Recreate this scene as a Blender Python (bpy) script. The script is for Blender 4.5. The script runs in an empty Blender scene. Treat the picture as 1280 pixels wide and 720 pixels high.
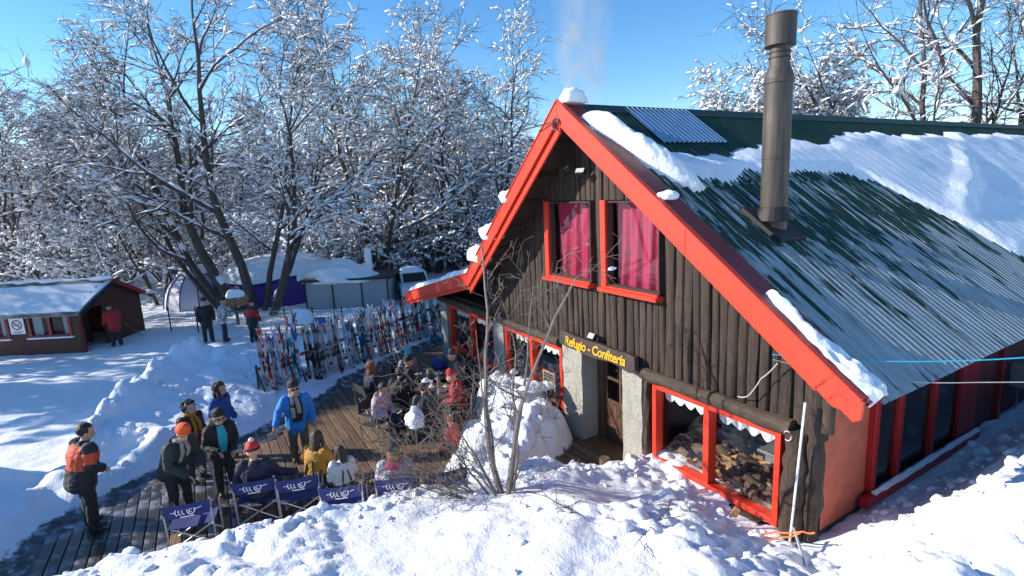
import bpy, bmesh, math, random
import numpy as np
from mathutils import Vector, Matrix, noise as mnoise
R = math.radians
sc = bpy.context.scene
col = sc.collection
# ------------------------------------------------------------------ camera
cam_d = bpy.data.cameras.new('camera'); cam = bpy.data.objects.new('camera', cam_d); col.objects.link(cam)
cam_d.sensor_width = 36.0; cam_d.lens = 663.25 / 1280 * 36; cam_d.clip_end = 6000; cam_d.clip_start = .05
def cam_axes(yaw, pitch, roll):
    cy, sy, cp, sp = math.cos(yaw), math.sin(yaw), math.cos(pitch), math.sin(pitch)
    f = Vector((sy*cp, cy*cp, sp)); r = Vector((cy, -sy, 0)); u = r.cross(f)
    return r*math.cos(roll)+u*math.sin(roll), u*math.cos(roll)-r*math.sin(roll), f
cr, cu, cf = cam_axes(R(-59.951), R(-10.347), R(-2.8285))
cam.matrix_world = Matrix(((cr.x, cu.x, -cf.x, 0.0), (cr.y, cu.y, -cf.y, -6.9), (cr.z, cu.z, -cf.z, 5.6), (0, 0, 0, 1)))
sc.camera = cam
# ------------------------------------------------------------------ sky and sun
SUN_EL, SUN_TRAVEL = R(25.0), (0.53, 0.848)
SUN_AZ = math.atan2(-SUN_TRAVEL[0], -SUN_TRAVEL[1])
world = bpy.data.worlds.new('World'); sc.world = world; world.use_nodes = True
wn = world.node_tree; wn.nodes.clear()
sky = wn.nodes.new('ShaderNodeTexSky'); sky.sky_type = 'NISHITA'; sky.sun_disc = False
sky.sun_elevation = SUN_EL; sky.sun_rotation = SUN_AZ
sky.altitude = 300; sky.air_density = 1.0; sky.dust_density = 0.0; sky.ozone_density = 3.0
bg = wn.nodes.new('ShaderNodeBackground'); bg.inputs[1].default_value = 0.15
wo = wn.nodes.new('ShaderNodeOutputWorld')
hs = wn.nodes.new('ShaderNodeHueSaturation'); hs.inputs['Saturation'].default_value = 1.24
wn.links.new(sky.outputs[0], hs.inputs['Color']); wn.links.new(hs.outputs[0], bg.inputs[0]); wn.links.new(bg.outputs[0], wo.inputs[0])
sd = bpy.data.lights.new('sun', 'SUN'); sd.energy = 5.0; sd.angle = R(0.53); sd.color = (1.0, .93, .82)
sun = bpy.data.objects.new('sun', sd); col.objects.link(sun)
sun.rotation_euler = Vector((SUN_TRAVEL[0]*math.cos(SUN_EL), SUN_TRAVEL[1]*math.cos(SUN_EL), -math.sin(SUN_EL))).to_track_quat('-Z', 'Y').to_euler()
vs = sc.view_settings; vs.view_transform = 'Standard'; vs.look = 'None'; vs.exposure = 0.58; vs.gamma = 1.0; vs.use_curve_mapping = False
sc.render.engine = 'CYCLES'
# ------------------------------------------------------------------ helpers
def tag(o, label=None, cat=None, group=None, kind=None):
    if label: o['label'] = label
    if cat: o['category'] = cat
    if group: o['group'] = group
    if kind: o['kind'] = kind
    return o
def empty(name, loc=(0, 0, 0), rz=0.0):
    o = bpy.data.objects.new(name, None); col.objects.link(o); o.location = loc; o.rotation_euler = (0, 0, rz)
    o.empty_display_size = .1
    return o
def link(name, me, parent=None):
    o = bpy.data.objects.new(name, me); col.objects.link(o)
    if parent: o.parent = parent
    return o
def copy_tree(o, parent=None):
    c = o.copy(); col.objects.link(c); c.parent = parent
    for ch in list(o.children): copy_tree(ch, c)
    return c
def np_mesh(name, V, F, mats=(), smooth=True, midx=None):
    """V (n,3) array, F (m,k) array (all faces k-gons)."""
    V = np.asarray(V, np.float32); F = np.asarray(F, np.int32); k = F.shape[1]
    me = bpy.data.meshes.new(name); me.vertices.add(len(V)); me.vertices.foreach_set('co', V.ravel())
    me.loops.add(F.size); me.loops.foreach_set('vertex_index', F.ravel())
    me.polygons.add(len(F)); me.polygons.foreach_set('loop_start', np.arange(0, F.size, k, dtype=np.int32))
    me.polygons.foreach_set('loop_total', np.full(len(F), k, np.int32))
    me.polygons.foreach_set('use_smooth', np.full(len(F), smooth, bool))
    for m in mats: me.materials.append(m)
    if midx is not None: me.polygons.foreach_set('material_index', np.asarray(midx, np.int32))
    me.update(calc_edges=True); me.validate()
    return me
class MB:
    def __init__(s): s.v = []; s.f = []; s.m = []; s.cur = 0
    def add(s, vs, fs):
        b = len(s.v); s.v += [tuple(v) for v in vs]; s.f += [[i+b for i in f] for f in fs]; s.m += [s.cur]*len(fs); return s
    def box(s, lo, hi, M=None, taper=0.0):
        x0, y0, z0 = lo; x1, y1, z1 = hi
        vs = [Vector(p) for p in ((x0, y0, z0), (x1, y0, z0), (x1, y1, z0), (x0, y1, z0), (x0, y0, z1), (x1, y0, z1), (x1, y1, z1), (x0, y1, z1))]
        if M is not None: vs = [M @ v for v in vs]
        return s.add(vs, [(0, 3, 2, 1), (4, 5, 6, 7), (0, 1, 5, 4), (1, 2, 6, 5), (2, 3, 7, 6), (3, 0, 4, 7)])
    def bar(s, a, b, w, t=None, up=(0, 0, 1)):
        a, b = Vector(a), Vector(b); t = t or w; d = (b-a).normalized(); u = Vector(up)
        x = d.cross(u)
        if x.length < 1e-4: x = d.cross(Vector((1, 0, 0)))
        x.normalize(); y = x.cross(d).normalized(); vs = []
        for p in (a, b):
            for i, j in ((-1, -1), (1, -1), (1, 1), (-1, 1)): vs.append(p+x*(i*w/2)+y*(j*t/2))
        return s.add(vs, [(0, 1, 2, 3)[::-1], (4, 5, 6, 7), (0, 1, 5, 4), (1, 2, 6, 5), (2, 3, 7, 6), (3, 0, 4, 7)])
    def tube(s, pts, rad, n=6, cap=True):
        pts = [Vector(p) for p in pts]
        if not isinstance(rad, (list, tuple)): rad = [rad]*len(pts)
        vs = []; ref = None
        for i, p in enumerate(pts):
            d = (pts[min(i+1, len(pts)-1)]-pts[max(i-1, 0)]).normalized()
            if ref is None: ref = d.orthogonal().normalized()
            ref = (ref-d*ref.dot(d)); ref = ref.normalized() if ref.length > 1e-5 else d.orthogonal().normalized()
            b = d.cross(ref)
            for k in range(n):
                a = 2*math.pi*k/n; vs.append(p+(ref*math.cos(a)+b*math.sin(a))*rad[i])
        fs = [[i*n+k, i*n+(k+1) % n, (i+1)*n+(k+1) % n, (i+1)*n+k] for i in range(len(pts)-1) for k in range(n)]
        if cap: fs += [list(range(n))[::-1], [(len(pts)-1)*n+k for k in range(n)]]
        return s.add(vs, fs)
    def lathe(s, prof, c=(0, 0, 0), n=16, M=None):
        vs = []; c = Vector(c)
        for r, z in prof:
            for k in range(n):
                a = 2*math.pi*k/n; v = Vector((r*math.cos(a), r*math.sin(a), z)); v = (M @ v) if M is not None else v; vs.append(v+c)
        fs = [[i*n+k, i*n+(k+1) % n, (i+1)*n+(k+1) % n, (i+1)*n+k] for i in range(len(prof)-1) for k in range(n)]
        fs += [list(range(n))[::-1], [(len(prof)-1)*n+k for k in range(n)]]
        return s.add(vs, fs)
    def prism(s, poly, a, b, axis='y'):
        """poly of 2-D points extruded along an axis from a to b."""
        def P(u, v, t): return {'y': (u, t, v), 'x': (t, u, v), 'z': (u, v, t)}[axis]
        n = len(poly); vs = [P(u, v, a) for u, v in poly]+[P(u, v, b) for u, v in poly]
        return s.add(vs, [list(range(n)), list(range(n, 2*n))[::-1]]+[[i, i+n, (i+1) % n+n, (i+1) % n] for i in range(n)])
    def mesh(s, name, mats, smooth=False, bevel=0.0):
        me = bpy.data.meshes.new(name); me.from_pydata(s.v, [], s.f)
        for m in (mats if isinstance(mats, (list, tuple)) else [mats]): me.materials.append(m)
        bm = bmesh.new(); bm.from_mesh(me)
        for f, mi in zip(bm.faces, s.m): f.material_index = mi; f.smooth = smooth
        bmesh.ops.recalc_face_normals(bm, faces=bm.faces)
        if bevel: bmesh.ops.bevel(bm, geom=bm.edges[:], offset=bevel, segments=1, affect='EDGES', clamp_overlap=True)
        bm.to_mesh(me); bm.free()
        if smooth and hasattr(me, 'set_sharp_from_angle'): me.set_sharp_from_angle(angle=R(40))
        return me
    def build(s, name, mats, parent=None, smooth=False, bevel=0.0):
        return link(name, s.mesh(name, mats, smooth, bevel), parent)
# numpy value noise --------------------------------------------------
def _hash(ix, iy, seed):
    n = (ix.astype(np.int64)*374761393+iy.astype(np.int64)*668265263+seed*1442695041) & 0x7fffffff
    n = ((n ^ (n >> 13))*1274126177) & 0x7fffffff
    n = (n ^ (n >> 16)) & 0x7fffffff
    return (n % 100003)/100003.0
def vnoise(x, y, seed=0):
    ix = np.floor(x); iy = np.floor(y); fx = x-ix; fy = y-iy
    fx = fx*fx*fx*(fx*(fx*6-15)+10); fy = fy*fy*fy*(fy*(fy*6-15)+10)
    a = _hash(ix, iy, seed); b = _hash(ix+1, iy, seed); c = _hash(ix, iy+1, seed); d = _hash(ix+1, iy+1, seed)
    return (a*(1-fx)+b*fx)*(1-fy)+(c*(1-fx)+d*fx)*fy
def fbm(x, y, seed=0, octv=4, gain=.5):
    s = 0; a = 1; t = 0
    for o in range(octv):
        s = s+a*vnoise(x*2**o+o*17.3, y*2**o-o*9.1, seed+o*7); t += a; a *= gain
    return s/t
def lumps(x, y, cell, seed=0):
    """rounded clods: 1 at a clod's top, 0 between clods"""
    x = x/cell; y = y/cell; ix = np.floor(x); iy = np.floor(y); best = np.zeros_like(x)
    for dx in (-1, 0, 1):
        for dy in (-1, 0, 1):
            jx = ix+dx; jy = iy+dy
            px = jx+.15+.7*_hash(jx, jy, seed); py = jy+.15+.7*_hash(jx, jy, seed+5); r = .35+.55*_hash(jx, jy, seed+9)
            d2 = ((x-px)**2+(y-py)**2)/(r*r)
            best = np.maximum(best, np.sqrt(np.clip(1-d2, 0, 1))*r)
    return best
def sstep(a, b, x):
    t = np.clip((x-a)/(b-a), 0, 1); return t*t*(3-2*t)
# ------------------------------------------------------------------ materials
MATS = {}
class NT:
    """tiny node-tree helper"""
    def __init__(s, name):
        s.m = bpy.data.materials.new(name); s.m.use_nodes = True; s.t = s.m.node_tree; s.b = s.t.nodes['Principled BSDF']; s.out = s.t.nodes['Material Output']
        MATS[name] = s.m
    def n(s, typ, **kw):
        nd = s.t.nodes.new(typ)
        for k, v in kw.items():
            if k.startswith('i_'):
                key = k[2:]; nd.inputs[int(key) if key.isdigit() else key].default_value = v
            else: setattr(nd, k, v)
        return nd
    def l(s, a, b): s.t.links.new(a, b)
    def coords(s, scale=(1, 1, 1), kind='Object'):
        tc = s.n('ShaderNodeTexCoord'); mp = s.n('ShaderNodeMapping'); mp.inputs['Scale'].default_value = scale
        s.l(tc.outputs[kind], mp.inputs['Vector']); return mp.outputs['Vector']
    def noise(s, vec, scale, detail=4, rough=.55, dist=0.0):
        nd = s.n('ShaderNodeTexNoise'); nd.inputs['Scale'].default_value = scale; nd.inputs['Detail'].default_value = detail
        nd.inputs['Roughness'].default_value = rough; nd.inputs['Distortion'].default_value = dist
        s.l(vec, nd.inputs['Vector']); return nd.outputs['Fac']
    def ramp(s, fac, stops, interp='LINEAR'):
        nd = s.n('ShaderNodeValToRGB'); nd.color_ramp.interpolation = interp; cr_ = nd.color_ramp
        while len(cr_.elements) < len(stops): cr_.elements.new(.5)
        for e, (p, c) in zip(cr_.elements, stops): e.position = p; e.color = (*c, 1) if len(c) == 3 else c
        s.l(fac, nd.inputs[0]); return nd.outputs[0]
    def mix(s, fac, a, b):
        nd = s.n('ShaderNodeMix', data_type='RGBA')
        for sock, v in ((0, fac), (6, a), (7, b)):
            if isinstance(v, (int, float)): nd.inputs[sock].default_value = v
            elif isinstance(v, tuple): nd.inputs[sock].default_value = (*v, 1)
            else: s.l(v, nd.inputs[sock])
        return nd.outputs[2]
    def math(s, op, a, b=0.0):
        nd = s.n('ShaderNodeMath', operation=op)
        for i, v in enumerate((a, b)):
            if isinstance(v, (int, float)): nd.inputs[i].default_value = v
            else: s.l(v, nd.inputs[i])
        return nd.outputs[0]
    def bump(s, h, strength=.3, dist=.02):
        nd = s.n('ShaderNodeBump'); nd.inputs['Strength'].default_value = strength; nd.inputs['Distance'].default_value = dist
        s.l(h, nd.inputs['Height']); s.l(nd.outputs[0], s.b.inputs['Normal'])
    def base(s, c):
        if isinstance(c, tuple): s.b.inputs['Base Color'].default_value = (*c, 1)
        else: s.l(c, s.b.inputs['Base Color'])
    def rough(s, v):
        if isinstance(v, (int, float)): s.b.inputs['Roughness'].default_value = v
        else: s.l(v, s.b.inputs['Roughness'])
def simple(name, c, rough=.6, metal=0.0, var=.18, scale=14.0, bump=.12, bdist=.006, stretch=(1, 1, 1), spec=None):
    """plain colour with uneven tone and fine relief"""
    t = NT(name); v = t.coords(stretch); n1 = t.noise(v, scale, 5)
    lo = tuple(x*(1-var*1.6) for x in c); hi = tuple(min(1, x*(1+var)) for x in c)
    t.base(t.ramp(n1, [(.25, lo), (.75, hi)])); t.rough(rough); t.b.inputs['Metallic'].default_value = metal
    if spec is not None: t.b.inputs['Specular IOR Level'].default_value = spec
    if bump: t.bump(t.noise(v, scale*3, 4), bump, bdist)
    return t.m
# snow
def snow_mat(name, fine=1.0, tint=(.86, .885, .93), sub=.0):
    t = NT(name); v = t.coords(); n1 = t.noise(v, 3.0*fine, 6); n2 = t.noise(v, 34*fine, 6, .65); n3 = t.noise(v, 9*fine, 5, .6)
    t.base(t.ramp(n1, [(.3, tuple(x*.96 for x in tint)), (.7, tint)])); t.rough(.62); t.b.inputs['Specular IOR Level'].default_value = .25
    if sub: t.b.inputs['Subsurface Weight'].default_value = sub; t.b.inputs['Subsurface Radius'].default_value = (.05, .06, .08); t.b.inputs['Subsurface Scale'].default_value = .6
    t.bump(t.math('ADD', n3, t.math('MULTIPLY', n2, .55)), .55, .05)
    return t.m
SNOW = snow_mat('snow'); SNOWT = snow_mat('tree_snow', 1.0, (.86, .88, .92)); SNOWR = snow_mat('roof_snow', .8)
# ground: snow with trodden, icy, gritty patches (attribute "ice")
t = NT('snow_ground'); v = t.coords(); at_ = t.n('ShaderNodeAttribute', attribute_name='ice')
n1 = t.noise(v, 2.2, 6); n2 = t.noise(v, 26, 6, .65); n3 = t.noise(v, 7, 5, .62)
snowc = t.ramp(n1, [(.3, (.80, .825, .87)), (.7, (.86, .885, .93))])
grit = t.ramp(t.noise(v, 4.5, 7, .62), [(.34, (.045, .045, .048)), (.52, (.13, .135, .145)), (.68, (.50, .52, .56))])
f_ = t.math('ADD', at_.outputs['Fac'], t.math('MULTIPLY', t.math('SUBTRACT', n3, .5), 1.3))
icy = t.ramp(f_, [(.42, (0, 0, 0)), (.62, (1, 1, 1))])
t.base(t.mix(icy, snowc, grit)); t.rough(.55); t.b.inputs['Specular IOR Level'].default_value = .25
t.bump(t.math('ADD', n3, t.math('MULTIPLY', n2, .5)), .6, .05); GROUND = t.m
# red paint
def paint(name, c, dirt=(.12, .03, .02), rough=.42):
    t = NT(name); v = t.coords(); g = t.noise(t.coords((1, 1, 1)), 5, 6, .65); s_ = t.noise(t.coords((22, 22, 2.2)), 3, 5)
    c2 = t.ramp(s_, [(.25, tuple(x*.8 for x in c)), (.75, tuple(min(1, x*1.1) for x in c))])
    c2 = t.mix(t.ramp(t.noise(t.coords((7, 7, 7)), 6, 5, .7), [(.70, (0, 0, 0)), (.73, (.8, .8, .8))]), c2, (.22, .12, .09))
    t.base(t.mix(t.ramp(g, [(.56, (0, 0, 0)), (.80, (.6, .6, .6))]), c2, dirt)); t.rough(rough); t.bump(t.noise(t.coords((30, 30, 3)), 4, 5), .12, .006)
    return t.m
RED = paint('red_paint', (.74, .045, .018)); DRED = paint('dark_red_paint', (.36, .012, .014)); VERGE = paint('verge_red', (.22, .018, .018), (.04, .02, .02))
# bark logs
def log_mat(name, a, b, grain=(26, 26, 1.6), rough=.82):
    t = NT(name); v = t.coords(grain); n1 = t.noise(v, 1.2, 7, .62, .4); n2 = t.noise(t.coords((4, 4, 4)), 2.2, 4); oi = t.n('ShaderNodeObjectInfo')
    c = t.ramp(n1, [(.28, a), (.62, b), (.8, tuple(min(1, x*1.55) for x in b))])
    c2 = t.mix(t.ramp(n2, [(.4, (0, 0, 0)), (.75, (.45, .45, .45))]), c, tuple(x*.7 for x in a))
    hv = t.n('ShaderNodeHueSaturation'); t.l(c2, hv.inputs['Color'])
    mr = t.n('ShaderNodeMapRange'); mr.inputs[3].default_value = .72; mr.inputs[4].default_value = 1.3; t.l(oi.outputs['Random'], mr.inputs[0]); t.l(mr.outputs[0], hv.inputs['Value'])
    t.base(hv.outputs[0]); t.rough(rough); t.bump(n1, .65, .02); return t.m
LOG = log_mat('dark_log', (.014, .009, .007), (.064, .039, .028)); BEAM = log_mat('beam_log', (.030, .020, .014), (.095, .062, .044), (1.6, 26, 26))
PLANK = log_mat('deck_plank', (.075, .043, .024), (.23, .140, .080), (1.3, 24, 24), .7)
WETPLANK = log_mat('wet_plank', (.018, .015, .014), (.075, .062, .055), (1.3, 24, 24), .28)
t = NT('icy_plank'); v = t.coords((1.3, 24, 24)); n1 = t.noise(v, 1.2, 7, .62, .4); cr0 = t.ramp(n1, [(.28, (.016, .014, .013)), (.7, (.07, .06, .053))])
n2 = t.noise(t.coords(), 1.7, 7, .68); ic = t.ramp(n2, [(.5, (0, 0, 0)), (.62, (.75, .75, .75))]); ob_ = t.n('ShaderNodeTexCoord')
t.base(t.mix(ic, cr0, (.30, .32, .36))); t.rough(.3); t.bump(n2, .5, .03); WETPLANK = t.m
DOORW = log_mat('door_wood', (.045, .022, .014), (.13, .065, .04), (20, 20, 1.6), .5)
SOFFIT = log_mat('soffit_wood', (.018, .012, .009), (.05, .032, .024), (2, 20, 20))
# stucco stone
t = NT('roughcast'); v = t.coords(); n1 = t.noise(v, 38, 6, .7); n2 = t.noise(v, 2.5, 5)
c = t.ramp(n1, [(.3, (.20, .185, .155)), (.55, (.42, .40, .35)), (.75, (.62, .60, .54))])
t.base(t.mix(t.ramp(n2, [(.45, (0, 0, 0)), (.8, (.5, .5, .5))]), c, (.25, .235, .2))); t.rough(.9); t.bump(n1, .9, .03); STUCCO = t.m
TERRA = simple('terracotta_render', (.46, .115, .068), .8, 0, .14, 4, .3, .008)
DKWALL = simple('dark_red_wall', (.13, .02, .018), .7, 0, .2, 5)
PLINTH = simple('dark_plinth', (.035, .03, .028), .85, 0, .25, 9)
# roof
t = NT('painted_roof'); v = t.coords(); sep = t.n('ShaderNodeSeparateXYZ'); t.l(v, sep.inputs[0]); oi = t.n('ShaderNodeObjectInfo')
wv = t.n('ShaderNodeVectorMath', operation='ADD'); ofs = t.n('ShaderNodeCombineXYZ'); t.l(oi.outputs['Random'], ofs.inputs[1])
sc7 = t.n('ShaderNodeVectorMath', operation='SCALE'); sc7.inputs[3].default_value = 37.0; t.l(ofs.outputs[0], sc7.inputs[0]); t.l(v, wv.inputs[0]); t.l(sc7.outputs[0], wv.inputs[1])
mp = t.n('ShaderNodeMapping'); mp.inputs['Scale'].default_value = (.75, 9.5, 1); t.l(wv.outputs[0], mp.inputs[0])
st = t.noise(mp.outputs[0], 1.0, 7, .68, .5); big = t.noise(v, .55, 3)
# x runs down the slope in sheet space: 0 at the ridge, about 7 at the eave
g = t.n('ShaderNodeMapRange'); g.inputs[1].default_value = 1.2; g.inputs[2].default_value = 6.6; g.inputs[3].default_value = -.17; g.inputs[4].default_value = .075; t.l(sep.outputs[0], g.inputs[0])
pe = t.math('ADD', t.math('ADD', st, g.outputs[0]), t.math('MULTIPLY', t.math('SUBTRACT', big, .5), .45))
peel = t.ramp(pe, [(.455, (0, 0, 0)), (.50, (1, 1, 1))])
green = t.ramp(t.noise(v, 3, 4), [(.3, (.010, .030, .017)), (.7, (.022, .060, .034))])
zinc = t.ramp(t.noise(t.n('ShaderNodeMapping').outputs[0] if False else mp.outputs[0], 2.4, 5), [(.3, (.29, .305, .30)), (.7, (.55, .57, .56))])
t.base(t.mix(peel, green, zinc)); t.rough(.6); mm = t.math('MULTIPLY', peel, .35); t.l(mm, t.b.inputs['Metallic']); t.bump(st, .15, .01); ROOF = t.m
BLUESHEET = simple('blue_sheet', (.20, .33, .48), .35, 0, .1, 3, .05)
# metals, fabrics, etc.
PIPE = NT('sooty_steel'); t = PIPE; n1 = t.noise(t.coords((9, 9, .8)), 1.4, 6, .6); n2 = t.noise(t.coords(), 3, 5)
c = t.ramp(n1, [(.3, (.034, .028, .025)), (.55, (.078, .062, .050)), (.8, (.145, .116, .092))])
t.base(t.mix(t.ramp(n2, [(.45, (0, 0, 0)), (.75, (.8, .8, .8))]), c, (.05, .043, .04))); t.rough(.6); t.b.inputs['Metallic'].default_value = .15; PIPE = t.m
SOOT = simple('soot_black', (.02, .019, .018), .6, .2); ALU = simple('aluminium', (.55, .57, .6), .38, .7, .1, 20, .05)
BLACKM = simple('black_metal', (.02, .02, .022), .45, .3); GREYM = simple('grey_metal', (.3, .31, .32), .45, .5)
def fabric(name, c, scale=60, wr=5, rough=.85, var=.12, bs=.5):
    t = NT(name); v = t.coords(); n1 = t.noise(v, wr, 4, .5, .6); n2 = t.noise(v, scale, 3)
    lo = tuple(x*(1-var*1.5) for x in c); hi = tuple(min(1, x*(1+var)) for x in c)
    t.base(t.ramp(n2, [(.3, lo), (.7, hi)])); t.rough(rough); t.b.inputs['Sheen Weight'].default_value = .08
    t.bump(t.math('ADD', n1, t.math('MULTIPLY', n2, .15)), bs, .05); return t.m
NAVY = fabric('navy_canvas', (.018, .030, .16), 120, 4, .75)
WHITEP = simple('white_paint', (.78, .78, .77), .5, 0, .06, 6, .05)
CURT = fabric('magenta_curtain', (.36, .006, .055), 140, 3, .8, .1, .2); LACE = fabric('white_valance', (.8, .8, .82), 90, 6, .8, .06, .2)
def glass_mat(name, tint=(1, 1, 1), refl=.12):
    t = NT(name); t.t.nodes.remove(t.b); tr = t.n('ShaderNodeBsdfTransparent'); tr.inputs[0].default_value = (*tint, 1); gl = t.n('ShaderNodeBsdfGlossy'); gl.inputs['Roughness'].default_value = .02
    lw = t.n('ShaderNodeLayerWeight'); ad = t.math('ADD', t.math('MULTIPLY', t.math('POWER', lw.outputs['Facing'], 5.0), .9), refl); mx = t.n('ShaderNodeMixShader')
    wv = t.noise(t.coords(), 1.2, 2); bp = t.n('ShaderNodeBump'); bp.inputs['Strength'].default_value = .03; t.l(wv, bp.inputs['Height']); t.l(bp.outputs[0], gl.inputs['Normal'])
    t.l(ad, mx.inputs[0]); t.l(tr.outputs[0], mx.inputs[1]); t.l(gl.outputs[0], mx.inputs[2]); t.l(mx.outputs[0], t.out.inputs[0]); return t.m
GLASS = glass_mat('window_glass', (.96, .97, .97), .03); DGLASS = glass_mat('dim_glass', (.75, .78, .8), .025)
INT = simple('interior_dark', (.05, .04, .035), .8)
YELLOW = simple('yellow_lettering', (.70, .40, .025), .5, 0, .08, 8, .05)
SPLIT = log_mat('split_wood', (.16, .075, .03), (.46, .26, .12), (18, 18, 1.5), .8); BARKW = log_mat('firewood_bark', (.05, .03, .02), (.16, .10, .065), (12, 12, 2))
BARK = log_mat('beech_bark', (.030, .024, .021), (.105, .085, .072), (9, 9, 1.2)); TWIG = simple('twig_bark', (.060, .040, .032), .85, 0, .25, 2, 0)
SHRUB = simple('shrub_bark', (.18, .15, .13), .8, 0, .25, 6, .1)
SKIN = simple('skin', (.55, .30, .21), .5, 0, .08, 12, .03); HAIRB = fabric('brown_hair', (.045, .024, .014), 90, 30, .55, .3); HAIRK = fabric('black_hair', (.012, .010, .009), 90, 30, .5, .3); HAIRO = fabric('auburn_hair', (.32, .125, .03), 90, 30, .55, .3)
BLK = fabric('black_cloth', (.012, .012, .014)); BOOT = simple('boot_rubber', (.03, .027, .025), .6)
# ================================================================== terrain
def TL(x, y): return -x*.8656+(y+6.9)*.5007, x*.5007+(y+6.9)*.8656      # forward and sideways distance in the yard
XE_Y = [-40, -9.3, -8.5, -7, -5.2, -4, -2.6, -1.8, -.8, 0, 60]; XE_X = [-8.7, -8.75, -8.75, -8.3, -7.95, -7.8, -7.45, -7.15, -6.95, -6.9, -6.9]
def deck_left(y): return np.interp(y, [-9.9, -7.2, -6, -4, 0, 1], [-12.4, -12.9, -13.3, -15.6, -18.3, -18.6])
def height(x, y, full=False):
    t, l = TL(x, y)
    base = np.interp(t, [-60, 17, 23, 30, 37, 48, 80, 200, 260, 420], [0, .05, -.55, -.95, -2.0, -6.0, -20, -66, -84, -160])
    base = base*(1-sstep(4, 30, l))*1.0+np.interp(l, [4, 30, 80], [0, .3, 2.5])*sstep(4, 30, l)
    base = base+(fbm(x*.35, y*.35, 3, 3)-.5)*.35*sstep(14, 22, t)+(fbm(x*1.1, y*1.1, 5, 3)-.5)*.16
    ice = np.zeros_like(x)
    # terrace bed
    dl = deck_left(y)
    inner = sstep(-.25, .35, x-dl+1.5)*sstep(-10.6, -10.0, y)*sstep(-6.2, -6.9, x)*sstep(1.2, .5, y)
    base = base*(1-inner)+(-.07)*inner
    slush = sstep(-10.6, -11.8, x)*sstep(-7.3, -8.3, y)*inner; base = base+slush*(.068+.11*(fbm(x*1.3, y*1.3, 19, 4, .6)-.5))
    # snow bank left of the paving: high rim on the left and far side, falling to the right
    lb = np.interp(t, [6, 8.5, 9.7, 10.6, 12.2, 14, 15.5], [-8.0, -8.15, -7.9, -7.35, -6.35, -5.5, -5.2])
    rim = np.interp(t, [6, 9.5, 12, 14.3, 16], [-8.9, -9.3, -9.75, -9.95, -9.9]); rh = np.interp(t, [5, 8, 10.4, 11.4, 12.4, 15.2], [.03, .06, .18, .75, 1.2, 1.38])
    u = np.clip((lb-l)/np.maximum(lb-rim, .3), 0, 1)
    m = rh*(u**.85)*sstep(rim-.75, rim+.05, l)*sstep(17.2, 15.3, t)*sstep(4.5, 7, t)
    m = m*np.where(l > lb, 0, 1)
    m = m*(1+.35*(fbm(x*1.6, y*1.6, 11, 3)-.5))
    base = np.maximum(base, m-.05)+np.where(m > .05, m*0, 0)
    # low windrows on the left, plus a tall unseen bank added for its shade
    for (ax, ay, bx, by, hh, ww) in ((-12.6, -9.6, -13.9, -8.2, .30, .32), (-11.6, -11.0, -13.4, -9.9, .34, .5), (-10.6, -11.6, -12.2, -12.4, .3, .7), (-10.5, -13.5, -15.8, -14.0, 2.5, 1.1)):
        px, py = x-ax, y-ay; ex, ey = bx-ax, by-ay; k = np.clip((px*ex+py*ey)/(ex*ex+ey*ey), 0, 1); d = np.hypot(px-k*ex, py-k*ey)
        base = base+hh*np.exp(-(d/ww)**2)*(.7+.6*fbm(x*2, y*2, 21, 2))
    # kicked-up edge along the ski rack foot
    px, py = x+15.6, y+6.3; ex, ey = -5.2, 8.1; k = np.clip((px*ex+py*ey)/(ex*ex+ey*ey), 0, 1); d = np.hypot(px-k*ex, py-k*ey)
    base = np.maximum(base, (.30*np.exp(-(d/.75)**2)*(.6+.8*fbm(x*1.5, y*1.5, 31, 3)))-.08)
    base = np.maximum(base, np.where((px*ey-py*ex) < 0, .16*sstep(0, 1.0, d)*sstep(17, 14, t), -9))
    # foreground bank
    xe = np.interp(y, XE_Y, XE_X)+.45*(fbm(x*0+3.1, y*.9, 41, 3)-.5)
    s = x-xe; bank = sstep(-.62, .1, s)*(.66+.34*fbm(x*.55, y*.55, 43, 3))+np.clip(s-.2, 0, 30)*.15
    wall = sstep(-2.9, -.35, y)*sstep(-7.6, -7.0, x)*sstep(-2.0, -3.3, x)
    bank = bank*(1-wall)+(.36+.1*fbm(x*1.5, y*1.5, 47, 2))*wall
    door = sstep(-8.9, -8.4, x)*sstep(-6.9, -7.35, x)*sstep(-1.5, -.7, y); bank = bank*(1-door)
    # pile beside the right-hand wall, higher away from the eave
    side = sstep(-.9, .6, y)*sstep(-4.2, -3.7, x)
    rs = np.interp(x, [-4, -3.4, -3.0, -2.2, -1.2, 0, 3, 30], [.42, .58, .85, 1.75, 2.2, 2.5, 2.8, 3.0])+.03*np.clip(y, 0, 12)
    bank = bank*(1-side)+rs*side
    bank = bank-.16*sstep(-.25, -.62, s)*(1-side)-.16*door
    base = np.where(bank > base, bank, base)
    # snow heaped on the shrubs before the left window
    for (cx, cy, rr, hh) in ((-9.6, -1.1, 1.0, .85), (-10.6, -.8, 1.0, .9), (-9.2, -2.0, 1.05, .72), (-11.6, -.6, .8, .7), (-8.6, -2.7, .9, .75), (-10.1, -1.8, .8, .45), (-8.95, -1.2, .5, .4)):
        d2 = ((x-cx)**2+(y-cy)**2)/(rr*rr); base = np.maximum(base, hh*np.sqrt(np.clip(1-d2, 0, 1))*(.55+1.0*fbm(x*1.8, y*1.8, 49, 4, .6))-.07)
    # clods
    near = sstep(-.4, .1, x-xe); heap = sstep(.15, .4, base)*sstep(-12.6, -12.0, x)*sstep(-3.2, -2.4, y)*sstep(.3, -.1, y); br = np.maximum(near, heap)
    L1 = lumps(x+.25*fbm(x*3, y*3, 51, 2), y, .62, 1); L2 = lumps(x, y+.1*fbm(x*5, y*5, 52, 2), .27, 2); L3 = lumps(x, y, .12, 3)
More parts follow.
